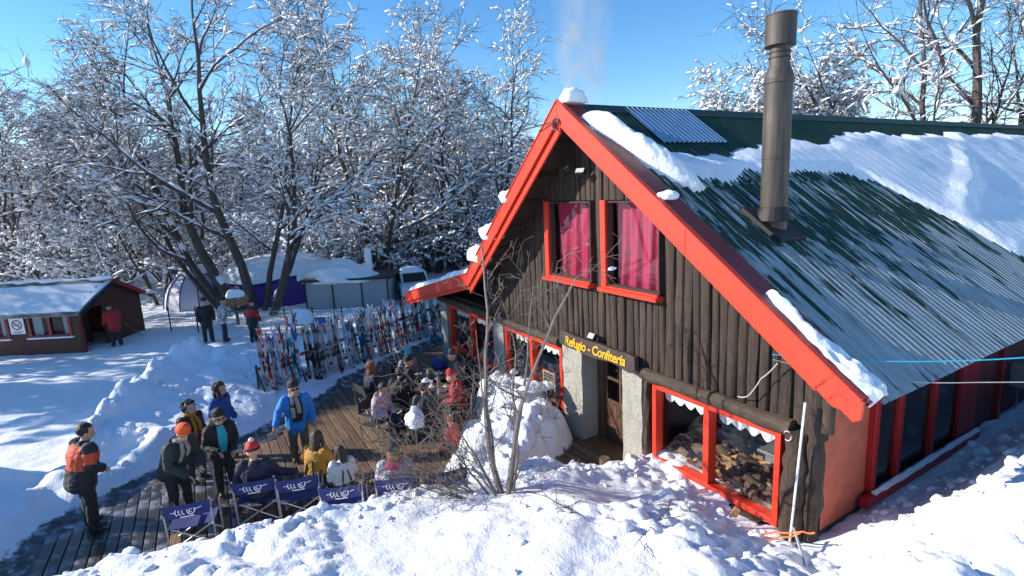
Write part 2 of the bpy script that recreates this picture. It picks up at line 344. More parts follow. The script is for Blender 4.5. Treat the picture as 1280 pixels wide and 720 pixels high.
    amp = .35+1.0*fbm(x*.6, y*.6, 61, 3)
    rough = np.clip(br, 0, 1)
    # the bank is cloddy along its edge and crest, smoother where it drifts
    drift = sstep(.40, .56, fbm(x*.45+4, y*.45, 67, 2))
    base = base+rough*amp*(1-.8*drift)*(.20*L1+.17*L2+.085*L3)+rough*.05*(fbm(x*4, y*4, 69, 3)-.5)
    mid = np.clip(sstep(.2, .5, m), 0, 1); base = base+mid*(.07*L1+.05*L2+.03*L3)*(.3+1.0*fbm(x*.9, y*.9, 71, 2))
    rimz = np.exp(-((l-rim)/.35)**2)*sstep(8, 10, t)*sstep(17, 15.5, t)+np.exp(-((t-15.5)/.4)**2)*sstep(-10.4, -9.9, l)*sstep(-6.0, -6.6, l)
    base = base+rimz*(.16*L1+.11*L2+.04*L3)
    field = sstep(-8.6, -9.6, l)+sstep(15, 17, t); base = base+np.clip(field, 0, 1)*((.05*lumps(x, y, .5, 7)+.03*lumps(x, y, .22, 8))*(.3+fbm(x*.5, y*.5, 77, 2))+.05*(fbm(x*2.2, y*2.2, 73, 3)-.5))
    # trodden ice
    ice = inner*sstep(.16, .02, base)*1.0
    trod = sstep(.75, .2, np.abs(l+8.2+.5*(t-8)*.0))*sstep(10.5, 8.5, t)*sstep(.4, .15, base)
    ice = np.maximum(ice, trod*.75)
    return (base, ice) if full else base
def H(x, y): return float(height(np.array([float(x)]), np.array([float(y)]))[0])
def grade(segs):
    out = []
    for a, b, st in segs: out += list(np.arange(a, b-1e-6, st))
    return np.array(out+[segs[-1][1]])
gx = grade([(-420, -120, 30), (-120, -60, 5), (-60, -32, .9), (-32, -18.5, .16), (-18.5, -12.6, .10), (-12.6, -1.6, .05), (-1.6, 2, .2), (2, 12, 1), (12, 100, 8)])
gy = grade([(-300, -60, 20), (-60, -22, 2), (-22, -12, .3), (-12, -9.6, .1), (-9.6, .2, .05), (.2, 9, .11), (9, 24, .6), (24, 60, 3), (60, 300, 20)])
X, Y = np.meshgrid(gx, gy, indexing='ij'); Z, ICE = height(X.ravel(), Y.ravel(), True)
V = np.stack([X.ravel(), Y.ravel(), Z], 1); ny = len(gy)
i, j = np.meshgrid(np.arange(len(gx)-1), np.arange(ny-1), indexing='ij'); a = (i*ny+j).ravel()
me = np_mesh('snow_ground', V, np.stack([a, a+ny, a+ny+1, a+1], 1), [GROUND])
at_ = me.attributes.new('ice', 'FLOAT', 'POINT'); at_.data.foreach_set('value', ICE.astype(np.float32))
ground = link('snow_ground', me); tag(ground, 'trampled white snow lying over the whole yard and slope', kind='structure')
# lake and far hills beyond the wood
t = NT('lake_water'); t.base((.02, .06, .13)); t.rough(.12); t.bump(t.noise(t.coords((.2, .2, .2)), 3, 3), .1, .3)
mb = MB(); mb.add([(-300, -3000, -70), (-300, 3000, -70), (-4200, 3000, -70), (-4200, -3000, -70)], [(0, 1, 2, 3)])
tag(mb.build('lake', t.m), 'blue lake glimpsed between the trees', kind='structure')
HILL = simple('hazy_hill_forest', (.10, .14, .20), .9, 0, .3, .01, 0)  # blue distance haze is mixed into the forest colour
rg = random.Random(4); n = 90; vs = []; fs = []
for k in range(n):
    yy = -3000+6000*k/(n-1); hgt = 260+230*float(fbm(np.array([k*.11]), np.array([.5]), 91, 4)[0])
    vs += [(-2700, yy, -72), (-3000, yy, -70+hgt*.55), (-3350, yy, -70+hgt), (-3900, yy, -72)]
for k in range(n-1):
    for q in range(3): fs.append((k*4+q, k*4+q+1, k*4+q+5, k*4+q+4))
mb = MB(); mb.add(vs, fs); tag(mb.build('hills', HILL, smooth=True), 'far wooded hills across the lake', kind='structure')
# ------------------------------------------------------------------ terrace deck: planks run along X
deck = empty('wooden_terrace', (-11, -4, 0)); tag(deck, 'weathered brown plank terrace with open joints before the chalet', 'terrace')
rg = random.Random(12)
def plank_mesh(L, seed):
    mb = MB(); w = .172; n = max(3, int(L/.6)); r2 = random.Random(seed); vs = []
    for k in range(n+1):
        x = L*k/n; dz = r2.uniform(-.004, .004); dy = r2.uniform(-.003, .003)
        vs += [(x, -w/2+dy, -.045), (x, -w/2+dy, dz-.006), (x, -w/2+.008+dy, dz), (x, w/2-.008+dy, dz), (x, w/2+dy, dz-.006), (x, w/2+dy, -.045)]
    fs = [[k*6+q, k*6+(q+1) % 6, k*6+6+(q+1) % 6, k*6+6+q] for k in range(n) for q in range(6)]
    fs += [list(range(6)), [n*6+q for q in range(6)][::-1]]
    mb.add(vs, fs); return mb
y = -9.85; k = 0
while y < .45:
    x0 = float(deck_left(y))+rg.uniform(-.12, .12); x1 = -7.9; mid = x0+(x1-x0)*rg.choice((.38, .5, .62))
    for (a, b) in ((x0, mid-.006), (mid+.006, x1)):
        wet = (y < -6.9 and a < -10.6) or (y < -8.2)
        o = plank_mesh(b-a, k).build('plank', WETPLANK if wet else PLANK, deck); o.location = (a+11, y+4, rg.uniform(-.006, .004)); o.rotation_euler = (rg.uniform(-.01, .01), 0, rg.uniform(-.0015, .0015)); k += 1
    y += .19
mb = MB()
for xx in np.arange(-18, -8, 1.2): mb.box((xx+11-.05, -5.8 if xx > -12.5 else (-1.8 if xx > -15.5 else .6), -.25), (xx+11+.05, 4.4, -.05))
mb.build('joist', PLINTH, deck)
# ------------------------------------------------------------------ icy setts between terrace and snow bank
PAVE = NT('wet_paver'); t = PAVE; v = t.coords(); n1 = t.noise(v, 9, 6, .65); oi = t.n('ShaderNodeObjectInfo')
cc = t.ramp(t.math('ADD', n1, t.math('MULTIPLY', t.math('SUBTRACT', oi.outputs['Random'], .5), .3)), [(.3, (.035, .037, .042)), (.6, (.10, .105, .115)), (.85, (.34, .36, .4))])
t.base(cc); t.rough(.35); t.bump(n1, .4, .02); PAVE = t.m
path = empty('paved_path', (-13.6, -6.4, 0)); tag(path, 'dark wet paving stones with icy joints beside the terrace edge', kind='structure')
mb = MB(); mb.box((-.125, -.125, -.06), (.125, .125, 0)); pm = mb.mesh('paver', PAVE, bevel=.012); cnt = 0
for iy in range(16):
    yy = -7.9+iy*.27
    for ix in range(12):
        xx = float(deck_left(yy))-.16-ix*.27
        if cnt >= 240 or H(xx, yy) > .03: continue
        o = link('paver', pm, path); o.location = (xx+13.6, yy+6.4, -.004+rg.uniform(-.012, .006)); o.rotation_euler = (rg.uniform(-.03, .03), rg.uniform(-.03, .03), rg.uniform(-.05, .05)); cnt += 1
# ================================================================== the chalet
RX, RZ, SR, SL = -8.5, 7.1, .731, .85                       # ridge, slopes of the two roof sides
EX = -2.88; KX, KZ = -12.93, 7.1-.85*4.43; PX_, PZ_ = -18.3, 2.05   # right eave, left kink, tip of the porch roof
LEN = 27.0; FR = -.76                                       # roof length, front of the verge
def roof_z(x):
    if x >= RX: return RZ-SR*(x-RX)
    if x >= KX: return RZ-SL*(RX-x)
    return KZ-(KX-x)*(KZ-PZ_)/(KX-PX_)
house = empty('log_chalet', (-8.5, 0, 0)); tag(house, 'dark log chalet with bright red bargeboards and a snowy corrugated roof', 'chalet')
HO = Vector((8.5, 0, 0))
def hb(mb, name, mats, parent=None, **kw):                 # builds a part given in yard coordinates
    mb.v = [(v[0]+8.5, v[1], v[2]) for v in mb.v]
    return mb.build(name, mats, parent or house, **kw)
rg = random.Random(5)
# --- log cladding of the gable: half-round logs, each a part
def log_part(x0, x1, zb, zt0, zt1, seed, name='log', y0=.03):
    r2 = random.Random(seed); mb = MB(); w = (x1-x0)/2; cx = (x0+x1)/2; n = max(3, int((max(zt0, zt1)-zb)/.42)); vs = []; K = 7; d = w*r2.uniform(.62, .85)
    ph = r2.uniform(0, 9); kn = [(r2.uniform(zb, max(zt0, zt1)), r2.randrange(1, K-1), r2.uniform(.01, .028)) for _ in range(2)]
    for k in range(n+1):
        f = k/n
        for q in range(K):
            a = math.pi*q/(K-1); xx = cx-w*math.cos(a)*(1+.05*math.sin(ph+k*1.3)); zt = zt0+(zt1-zt0)*(xx-x0)/(x1-x0); z = zb+(zt-zb)*f
            dd = d*math.sin(a)**.7*(1+.10*math.sin(ph*2+k*.9))+r2.uniform(-.006, .006)
            for kz, kq, ka in kn:
                if abs(z-kz) < .2 and kq == q: dd += ka
            vs.append((xx+.012*math.sin(ph+k*.7), y0-dd, z))
        vs.append((cx, y0+.02, zb+((zt0+zt1)/2-zb)*f))
    K1 = K+1; fs = [[k*K1+q, k*K1+q+1, (k+1)*K1+q+1, (k+1)*K1+q] for k in range(n) for q in range(K-1)]
    fs += [[n*K1+q for q in range(K)], [q for q in range(K)][::-1]]
    mb.add(vs, fs); return hb(mb, name, LOG, smooth=True)
x = -13.3; sd_ = 0
UW = ((-10.1, -8.50), (-8.13, -6.62))
while x < -3.62:
    w = rg.uniform(.14, .225); x1 = min(x+w, -3.6); c = (x+x1)/2; sd_ += 1
    top = roof_z(c)-.10; zt0, zt1 = roof_z(x)-.10, roof_z(x1)-.10; zb = 2.20+rg.uniform(-.02, .02)
    inw = any(a-.02 < c < b+.02 for a, b in UW)
    if inw:
        log_part(x, x1, zb, 3.60, 3.60, sd_)
        if top > 5.45: log_part(x, x1, 5.34, zt0, zt1, sd_+500)
    elif top > zb+.1: log_part(x, x1, zb, zt0, zt1, sd_)
    x = x1+.008
# solid wall behind the logs, with real openings
t_ = .10
mb = MB()
def wallbox(x0, x1, z0, z1, y0=.05, y1=.20): mb.box((x0, y0, z0), (x1, y1, z1))
wallbox(-13.3, -10.1, 2.0, 3.1); wallbox(-12.3, -10.1, 3.1, 3.75); wallbox(-11.6, -10.1, 3.75, 4.35); wallbox(-11.0, -10.1, 4.35, 4.9)
wallbox(-10.1, -6.66, 2.0, 3.6); wallbox(-8.50, -8.13, 3.6, 5.3); wallbox(-10.1, -6.9, 5.3, 5.65); wallbox(-9.8, -7.1, 5.65, 6.0); wallbox(-9.3, -7.6, 6.0, 6.4)
wallbox(-6.66, -3.75, 2.0, 3.45); wallbox(-6.66, -4.6, 3.45, 4.1); wallbox(-6.66, -5.5, 4.1, 4.75); wallbox(-6.66, -6.2, 4.75, 5.2)
wallbox(-16.9, -16.2, -.2, 2.0); wallbox(-16.2, -13.0, -.2, .45); wallbox(-16.9, -13.0, 1.96, 2.3); wallbox(-13.3, -12.2, -.2, 2.0); wallbox(-12.4, -9.6, -.2, .42); wallbox(-12.4, -9.6, 1.98, 2.01)
wallbox(-7.05, -4.25, -.3, .33); wallbox(-4.35, -3.8, -.3, 2.0); wallbox(-7.6, -6.8, -.2, 2.0)
hb(mb, 'backing_wall', LOG)
# --- horizontal beams over the ground-floor windows
def hlog(name, x0, x1, z, r, y=-.06, mat=BEAM, seed=1):
    r2 = random.Random(seed); n = 12; pts = [(x0+(x1-x0)*k/n, y+r2.uniform(-.012, .012), z+r2.uniform(-.01, .01)) for k in range(n+1)]
    m = MB().tube(pts, [r*r2.uniform(.92, 1.06) for _ in pts], 9); return hb(m, name, mat, smooth=True)
hlog('beam', -12.5, -9.72, 2.11, .115, seed=1); hlog('beam', -7.08, -4.10, 2.11, .125, seed=2); hlog('beam', -16.9, -13.2, 2.10, .12, y=-.02, seed=9)
hlog('sill_log', -6.95, -4.15, .30, .13, seed=3); hlog('sill_log', -12.4, -9.75, .28, .12, seed=4)
hlog('sill_log', -16.3, -13.0, .28, .12, seed=8)
# --- corner post: gnarled trunk, plus side slabs
def post(x, y, z0, z1, r, seed, name='corner_post'):
    r2 = random.Random(seed); n = 14; m = MB(); pts = []; rr = []
    for k in range(n+1): pts.append((x+r2.uniform(-.018, .018), y+r2.uniform(-.02, .01), z0+(z1-z0)*k/n)); rr.append(r*r2.uniform(.86, 1.12))
    m.tube(pts, rr, 10); m.v = [(a+r2.uniform(-.014, .014), b+r2.uniform(-.014, .014), c) for a, b, c in m.v]; return hb(m, name, LOG, smooth=True)
post(-4.06, -.03, -.2, 2.12, .17, 3); post(-3.86, .06, -.1, 3.2, .13, 4); post(-7.0, .0, -.1, 2.02, .075, 6, 'jamb_post')
# --- roughcast pillars
def pillar(x0, x1, y0, y1, z0, z1, seed):
    bm = bmesh.new(); bmesh.ops.create_cube(bm, size=1); r2 = random.Random(seed)
    for v in bm.verts: v.co = Vector((x0 if v.co.x < 0 else x1, y0 if v.co.y < 0 else y1, z0 if v.co.z < 0 else z1))
    bmesh.ops.subdivide_edges(bm, edges=bm.edges[:], cuts=7, use_grid_fill=True)
    for v in bm.verts:
        n = mnoise.noise_vector(v.co*7+Vector((seed, 0, 0))); v.co += Vector((n.x, n.y, 0))*.022
        v.co.x += 8.5
    me = bpy.data.meshes.new('pillar'); bm.to_mesh(me); bm.free(); me.materials.append(STUCCO); return link('pillar', me, house)
pillar(-9.64, -8.93, -.07, .5, -.15, 2.16, 1); pillar(-7.62, -7.08, -.07, .5, -.15, 2.16, 2); pillar(-12.98, -12.42, -.07, .35, -.15, 2.0, 3); pillar(-16.85, -16.3, -.07, .35, -.15, 2.0, 4)
# --- windows --------------------------------------------------------
def window(x0, x1, z0, z1, mull=None, fw=.085, depth=.14, yf=-.045, mat=RED, sill=0.0, label=None, glass=GLASS, jamb=None):
    """frame with deep reveals, mullion and panes; children frame > ...; returns the frame object"""
    m = MB(); y1 = yf+depth
    def fr(a, b, c, d, yy0, yy1): m.box((a, yy0, c), (b, yy1, d))
    jw = jamb or fw
    fr(x0, x0+jw, z0, z1, yf, y1); fr(x1-fw, x1, z0, z1, yf, y1); fr(x0+jw, x1-fw, z1-fw, z1, yf+.002, y1); fr(x0+jw, x1-fw, z0, z0+fw, yf+.002, y1)
    w = hb(m, 'window', mat, bevel=.006)
    if label: w['label'] = label
    xs = [x0+jw]
    for q in (mull or []):
        mm = MB(); mm.box((q-.06, yf+.004, z0+fw), (q+.06, y1, z1-fw)); hb(mm, 'mullion', mat, w, bevel=.006); xs += [q-.06, q+.06]
    xs.append(x1-fw)
    for a, b in zip(xs[::2], xs[1::2]):
        g = MB(); yy = y1-.03; g.box((a-.004, yy, z0+fw-.004), (b+.004, yy+.006, z1-fw+.004)); hb(g, 'pane', glass, w)
    if sill:
        s = MB(); s.box((x0-.07, yf-sill, z0-.07), (x1+.07, yf+.06, z0+.002)); hb(s, 'sill', mat, w, bevel=.008)
    return w
window(-6.825, -4.28, .453, 1.985, [-5.60], .095, .20, -.06)
window(-12.33, -9.69, .46, 1.985, [-11.03], .095, .20, -.06)
window(-16.2, -13.02, .46, 1.97, [-14.6], .095, .18, -.02)
def curtain(x0, x1, z0, z1, y, folds, amp, mat, seed, name='curtain', gather=0.0, scallop=0.0):
    r2 = random.Random(seed); nx = 64; nz = 10; V = []; ph = r2.uniform(0, 6)
    for k in range(nz+1):
        f = k/nz
        for q in range(nx+1):
            u = q/nx; g = 1-gather*math.sin(math.pi*min(1, f*1.15))*.5 if gather else 1
            uu = .5+(u-.5)*g+(gather*.18*math.sin(3*f) if gather else 0); zl = z0+scallop*(1-abs(math.sin(u*math.pi*4.5)))
            V.append((x0+(x1-x0)*uu+8.5, y+amp*math.sin(u*folds*6.28+ph+.6*math.sin(f*3+u*5))*(.5+.5*f)+.4*amp*math.sin(u*folds*13+f*2), z1+(zl-z1)*f))
    F = [[k*(nx+1)+q, k*(nx+1)+q+1, (k+1)*(nx+1)+q+1, (k+1)*(nx+1)+q] for k in range(nz) for q in range(nx)]
    return link(name, np_mesh(name, V, F, [mat]), house)
for i_, (a, b) in enumerate(UW):
    w_ = window(a+.13, b-.02, 3.66, 5.32, None, .035, .14, -.07, LOG)
    m = MB(); m.box((a-.02, -.13, 3.62), (a+.128, .10, 5.34)); hb(m, 'jamb', RED, w_, bevel=.008)
    m = MB(); m.box((a-.06, -.21, 3.55), (b+.03, .06, 3.625)); hb(m, 'sill', RED, w_, bevel=.01)
    m = MB(); m.box((a+.128, -.125, 3.626), (b-.02, -.072, 3.665)); hb(m, 'bottom_rail', RED, w_, bevel=.006)
curtain(-10.02, -8.50, 3.66, 5.28, .17, 3.6, .045, CURT, 3, gather=.10)
curtain(-8.05, -6.62, 3.66, 5.28, .17, 3.9, .045, CURT, 4, gather=.08)
# attic and rooms behind the glass
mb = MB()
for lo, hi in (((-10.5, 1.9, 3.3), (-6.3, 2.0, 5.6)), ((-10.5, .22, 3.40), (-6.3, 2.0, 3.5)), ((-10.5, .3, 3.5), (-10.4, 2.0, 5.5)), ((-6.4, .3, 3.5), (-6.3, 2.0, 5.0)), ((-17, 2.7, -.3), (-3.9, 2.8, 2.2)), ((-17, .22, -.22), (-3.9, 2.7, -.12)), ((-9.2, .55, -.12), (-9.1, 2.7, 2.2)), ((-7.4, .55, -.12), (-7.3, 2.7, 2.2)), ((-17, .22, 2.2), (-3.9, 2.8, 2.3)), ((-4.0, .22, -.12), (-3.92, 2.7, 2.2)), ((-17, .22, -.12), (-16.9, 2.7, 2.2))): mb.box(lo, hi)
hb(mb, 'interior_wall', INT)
for (a, b, s_) in ((-6.72, -5.68, 5), (-5.52, -4.40, 6), (-12.2, -11.1, 7), (-10.95, -9.8, 8), (-16.0, -14.7, 9), (-14.5, -13.1, 10)):
    curtain(a, b, 1.62, 1.90, .18, 5, .014, LACE, s_, 'valance', 0, .10)
# --- doorway and door
mb = MB(); mb.box((-8.93, .36, -.1), (-8.74, .46, 2.2)); mb.box((-7.70, .36, -.1), (-7.62, .46, 2.2)); mb.box((-8.74, .36, 2.06), (-7.70, .46, 2.2)); hb(mb, 'door_frame', DOORW, bevel=.006)
mb = MB(); X0, X1 = -8.73, -7.71; yd = .40
for a, b, c, d in ((X0, X0+.10, .0, 2.05), (X1-.10, X1, .0, 2.05), (X0+.1, X1-.1, 1.93, 2.05), (X0+.1, X1-.1, .0, .12), (X0+.1, X1-.1, .86, .98), (-8.25, -8.18, .98, 1.93), (X0+.1, -8.25, 1.44, 1.50), (-8.18, X1-.1, 1.44, 1.50)): mb.box((a, yd, c), (b, yd+.045, d))
door = hb(mb, 'door', DOORW, bevel=.004)
for a, b in ((X0+.1, -8.25), (-8.18, X1-.1)):
    for c, d in ((.98, 1.44), (1.50, 1.93)):
        mb = MB(); mb.box((a-.003, yd+.018, c-.003), (b+.003, yd+.024, d+.003)); hb(mb, 'pane', DGLASS, door)
for k in range(6):
    a = X0+.1+k*(X1-X0-.2)/6; mb = MB(); mb.box((a+.004, yd+.012, .12), (a+(X1-X0-.2)/6-.004, yd+.035, .86)); hb(mb, 'door_board', DOORW, door)
mb = MB(); mb.bar((X0+.1, yd+.005, .82), (-8.22, yd+.005, .16), .07, .03, (0, 1, 0)); mb.bar((-8.21, yd+.003, .82), (X1-.1, yd+.003, .16), .07, .03, (0, 1, 0)); hb(mb, 'brace', DOORW, door)
mb = MB(); mb.tube([(X1-.05, yd-.01, 1.0), (X1-.05, yd-.06, 1.0), (X1-.17, yd-.06, 1.0)], .012, 6); hb(mb, 'handle', BLACKM, door, smooth=True)
mb = MB(); mb.box((-8.93, -.1, -.1), (-7.62, .4, .012)); hb(mb, 'threshold', simple('threshold_wood', (.16, .075, .03), .6, 0, .3, 6), bevel=.01)
# --- bargeboards
def board(name, p0, p1, d, y0, y1, mat=RED, cut0=None, cut1=None, tipcut=False):
    """a board in the gable plane along p0-p1 (x,z), d = depth measured straight down"""
    (x0, z0), (x1, z1) = p0, p1; poly = [(x0, z0), (x1, z1), (x1, z1-d), (x0, z0-d)]
    if tipcut:
        s_ = (z1-z0)/(x1-x0); zl = lambda q: z1+s_*(q-x1)-d; poly = [(x0, z0), (x1, z1), (x1-.02, z1-.22), (x1-.10, z1-.27), (x1-.24, z1-.17), (x1-.33, zl(x1-.33)), (x0, z0-d)]
    m = MB().prism(poly, y0, y1); return hb(m, name, mat, bevel=.006)
AP = (RX, RZ+.13)
def on_r(x): return (x, AP[1]-SR*(x-RX))
def on_l(x): return (x, AP[1]-SL*(RX-x))
board('bargeboard', on_r(RX), on_r(-5.404), .41, FR-.06, FR-.015)
board('bargeboard', on_r(-5.396), on_r(EX+.02), .405, FR-.064, FR-.017, tipcut=True)
board('bargeboard', on_l(KX+.0), on_l(-11.004), .37, FR-.06, FR-.015)
board('bargeboard', on_l(-10.996), on_l(RX-.002), .365, FR-.063, FR-.017)
board('bargeboard', (PX_, PZ_+.12), (KX-.002, on_l(KX)[1]), .34, FR-.06, FR-.015)
board('inner_bargeboard', (RX, AP[1]-.28), (EX-.55, on_r(EX-.55)[1]-.28), .20, FR-.008, FR+.03)
board('inner_bargeboard', (KX, on_l(KX)[1]-.22), (RX-.002, AP[1]-.22), .36, FR+.0, FR+.05)
board('inner_bargeboard', (PX_+.1, PZ_-.06), (KX-.002, on_l(KX)[1]-.20), .24, FR+.0, FR+.05)
board('top_trim', (RX, AP[1]+.02), (EX, on_r(EX)[1]+.02), .035, FR-.085, FR+.02)
board('top_trim', (KX, on_l(KX)[1]+.02), (RX-.002, AP[1]+.02), .035, FR-.085, FR+.02)
board('top_trim', (PX_, PZ_+.14), (KX-.002, on_l(KX)[1]+.02), .035, FR-.085, FR+.02)
# soffit boards under the overhang and roof carcass
mb = MB()
def slab(p0, p1, th, y0, y1):
    (x0, z0), (x1, z1) = p0, p1; mb.prism([(x0, z0), (x1, z1), (x1, z1-th), (x0, z0-th)], y0, y1)
slab((RX, RZ-.03), (EX-.12, roof_z(EX-.12)-.03), .07, FR, LEN-.05); slab((KX, KZ-.03), (RX-.002, RZ-.03), .07, FR, LEN-.05); slab((PX_, PZ_-.03), (KX-.002, KZ-.03), .07, FR, 9.0)
hb(mb, 'soffit', SOFFIT)
for yy in (-.42,):
    for f in np.linspace(.12, .9, 6):
        xx = RX+(EX-RX)*f; m = MB(); m.bar((xx, FR+.06, roof_z(xx)-.15), (xx, .02, roof_z(xx)-.15), .07, .10); hb(m, 'purlin_end', SOFFIT)
        xx = RX+(KX-RX)*f; m = MB(); m.bar((xx, FR+.06, roof_z(xx)-.15), (xx, .02, roof_z(xx)-.15), .07, .10); hb(m, 'purlin_end', SOFFIT)
# --- corrugated sheets; sheet space: x down the slope, y along the ridge, z out of the roof
PIT, AMP = .131, .017
def sheet_mesh(name, L, W, mats, flip=False):
    n = int(W/PIT*8)+1; ys = np.linspace(0, W, n); zs = AMP*np.cos(ys/PIT*2*math.pi); m_ = 7; xs = np.linspace(0, L, m_)
    V = [(x_, y_, z_+.0015*math.sin(3*x_+y_*2)) for x_ in xs for y_, z_ in zip(ys, zs)]
    F = [[k*n+q, (k+1)*n+q, (k+1)*n+q+1, k*n+q+1] for k in range(m_-1) for q in range(n-1)]
    return np_mesh(name, V, F, mats)
W_ = PIT*7; ca = math.atan(SR); Lr = math.hypot(EX-RX, SR*(EX-RX))+.05
up_m = sheet_mesh('upper_sheet', 2.75, W_+PIT*.5, [ROOF]); lo_m = sheet_mesh('lower_sheet', Lr-2.6, W_+PIT*.5, [ROOF]); blue_m = sheet_mesh('blue_sheet', 1.35, W_+PIT*.5, [BLUESHEET])
# the sheet material counts metres down the slope from the ridge, so lower sheets keep the same origin
lo_v = np.array([v.co[:] for v in lo_m.vertices]); lo_v[:, 0] += 2.6; lo_v[:, 2] -= .012; lo_m.vertices.foreach_set('co', lo_v.ravel().astype(np.float32))
ns = int((LEN-FR-.34)/W_); Y0 = FR+.34
for k in range(ns):
    for me_, nm in ((up_m, 'roof_sheet'), (lo_m, 'roof_sheet')):
        o = link(nm, me_, house); o.location = (0, Y0+k*W_, RZ+.032+rg.uniform(-.003, .003)); o.rotation_euler = (rg.uniform(-.004, .004), ca+rg.uniform(-.0015, .0015), 0)
for k in (1, 2):
    o = link('roof_sheet', blue_m, house); o['label'] = 'pale blue corrugated sheet near the ridge'; o.location = (.02, .78+(k-1)*W_, RZ+.062); o.rotation_euler = (0, ca, 0)
cb = math.atan(SL); Ll = math.hypot(RX-KX, SL*(RX-KX)); lf_m = sheet_mesh('left_sheet', Ll+.02, W_+PIT*.5, [ROOF]); n3_ = math.hypot(KX-PX_, KZ-PZ_); po_m = sheet_mesh('porch_sheet', n3_, W_+PIT*.5, [ROOF]); cp_ = math.atan2(KZ-PZ_, KX-PX_)
for k in range(ns):
    o = link('roof_sheet', lf_m, house); o.location = (0, Y0+(k+1)*W_, RZ+.032); o.rotation_euler = (0, cb, math.pi)
    if k < 10: o = link('roof_sheet', po_m, house); o.location = (KX+8.5, Y0+(k+1)*W_, KZ+.03); o.rotation_euler = (0, cp_, math.pi)
# ridge cap and verge flashing
GREEN = simple('ridge_green', (.018, .045, .028), .5, .1, .3, 3)
m = MB(); m.prism([(RX-.17, RZ-.17*SL+.065), (RX, RZ+.085), (RX+.17, RZ-.17*SR+.065), (RX+.17, RZ-.17*SR+.052), (RX, RZ+.068), (RX-.17, RZ-.17*SL+.052)], FR+.3, LEN); hb(m, 'ridge_cap', GREEN)
m = MB()
for (a, b) in (((RX, RZ+.10), (EX+.02, roof_z(EX+.02)+.10)), ((KX, KZ+.10), (RX-.002, RZ+.10))):
    for y0, y1, th in ((FR-.02, FR+.46, .03),): m.prism([a, b, (b[0], b[1]-th), (a[0], a[1]-th)], y0, y1)
hb(m, 'verge_flashing', VERGE)
m = MB(); m.prism([(RX, RZ+.155), (EX+.02, roof_z(EX)+.14), (EX+.02, roof_z(EX)+.05), (RX, RZ+.05)], FR-.0, FR+.055); hb(m, 'verge_strip', VERGE)
# --- stove pipe
sp = MB(); cx, cy = -5.38, 1.22
sp.lathe([(.205, 4.35), (.205, 5.9), (.213, 5.905), (.213, 5.93), (.207, 5.935), (.207, 7.05), (.222, 7.055), (.222, 7.10), (.212, 7.11), (.21, 7.17), (.158, 7.31), (.15, 7.34), (.15, 7.62)], (cx, cy, 0), 28)
pipe = hb(sp, 'stove_pipe', PIPE, smooth=True)
m = MB(); m.lathe([(.152, 7.59), (.224, 7.60), (.228, 7.605), (.222, 7.625), (.222, 8.03), (.228, 8.035), (.228, 8.06), (.205, 8.06), (.20, 7.70)], (cx, cy, 0), 28); hb(m, 'pipe_cap', PIPE, pipe, smooth=True)
m = MB()
for z_ in (7.42, 7.5): m.lathe([(.151, z_), (.160, z_), (.160, z_+.015), (.151, z_+.015)], (cx, cy, 0), 20)
hb(m, 'pipe_band', SOOT, pipe)
ca_ = Matrix.Translation((cx, cy, roof_z(cx)+.06)) @ Matrix.Rotation(ca, 4, 'Y')
m = MB(); m.box((-.42, -.36, -.04), (.45, .36, .035), ca_); m.lathe([(.30, -.02), (.24, .14), (.215, .2)], (cx, cy, roof_z(cx)+.12), 20); hb(m, 'pipe_flashing', SOOT, pipe, bevel=.008)
# --- right-hand long side
SX = -3.80; m = MB(); m.box((SX-.12, .02, .58), (SX, 13, 3.45)); hb(m, 'render_panel', TERRA)
m = MB(); m.box((SX-.14, .0, -.3), (SX+.012, 13, .585)); hb(m, 'plinth', PLINTH, bevel=.01)
BX = -3.70; y0b, y1b = 1.36, 5.0
m = MB(); m.box((SX+.001, y0b, .64), (BX, y1b, .78)); bay = hb(m, 'bay_window', DKWALL)
m = MB(); m.box((BX-.04, y0b-.25, .66), (BX+.08, y1b+.05, .82)); hb(m, 'bay_sill', DRED, bay, bevel=.01)
for yy in (y0b, 2.1, 3.25):
    m = MB(); m.box((BX-.10, yy, .82), (BX, yy+.13, 3.2)); hb(m, 'bay_post', DRED, bay, bevel=.006)
m = MB(); m.box((BX-.10, y0b, 2.95), (BX-.01, 4.3, 3.25)); hb(m, 'bay_head', DRED, bay)
for a, b in ((y0b+.13, 2.1), (2.23, 3.25), (3.38, 4.3)):
    m = MB(); m.box((BX-.07, a, .80), (BX-.064, b, 2.95)); hb(m, 'pane', DGLASS, bay)
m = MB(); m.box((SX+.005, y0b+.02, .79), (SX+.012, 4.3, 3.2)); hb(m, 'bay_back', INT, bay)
m = MB(); m.box((BX-.085, 4.3, .80), (BX-.005, y1b, 3.2)); hb(m, 'bay_panel', DRED, bay, bevel=.006)
m = MB(); m.box((SX+.002, 5.02, .58), (SX+.02, 13, 3.4)); hb(m, 'side_wall', DKWALL)
for yy in (6.1, 8.0):
    m = MB(); m.box((SX+.02, yy, .58), (SX+.09, yy+.10, 3.4)); hb(m, 'side_batten', DRED)
m = MB(); m.box((-16.9, 12.9, 0), (SX-.13, 13.0, 3.0)); hb(m, 'rear_wall', DKWALL)
m = MB(); m.box((-16.95, .2, -.2), (-16.85, 12.9, 2.0)); hb(m, 'left_wall', DKWALL)
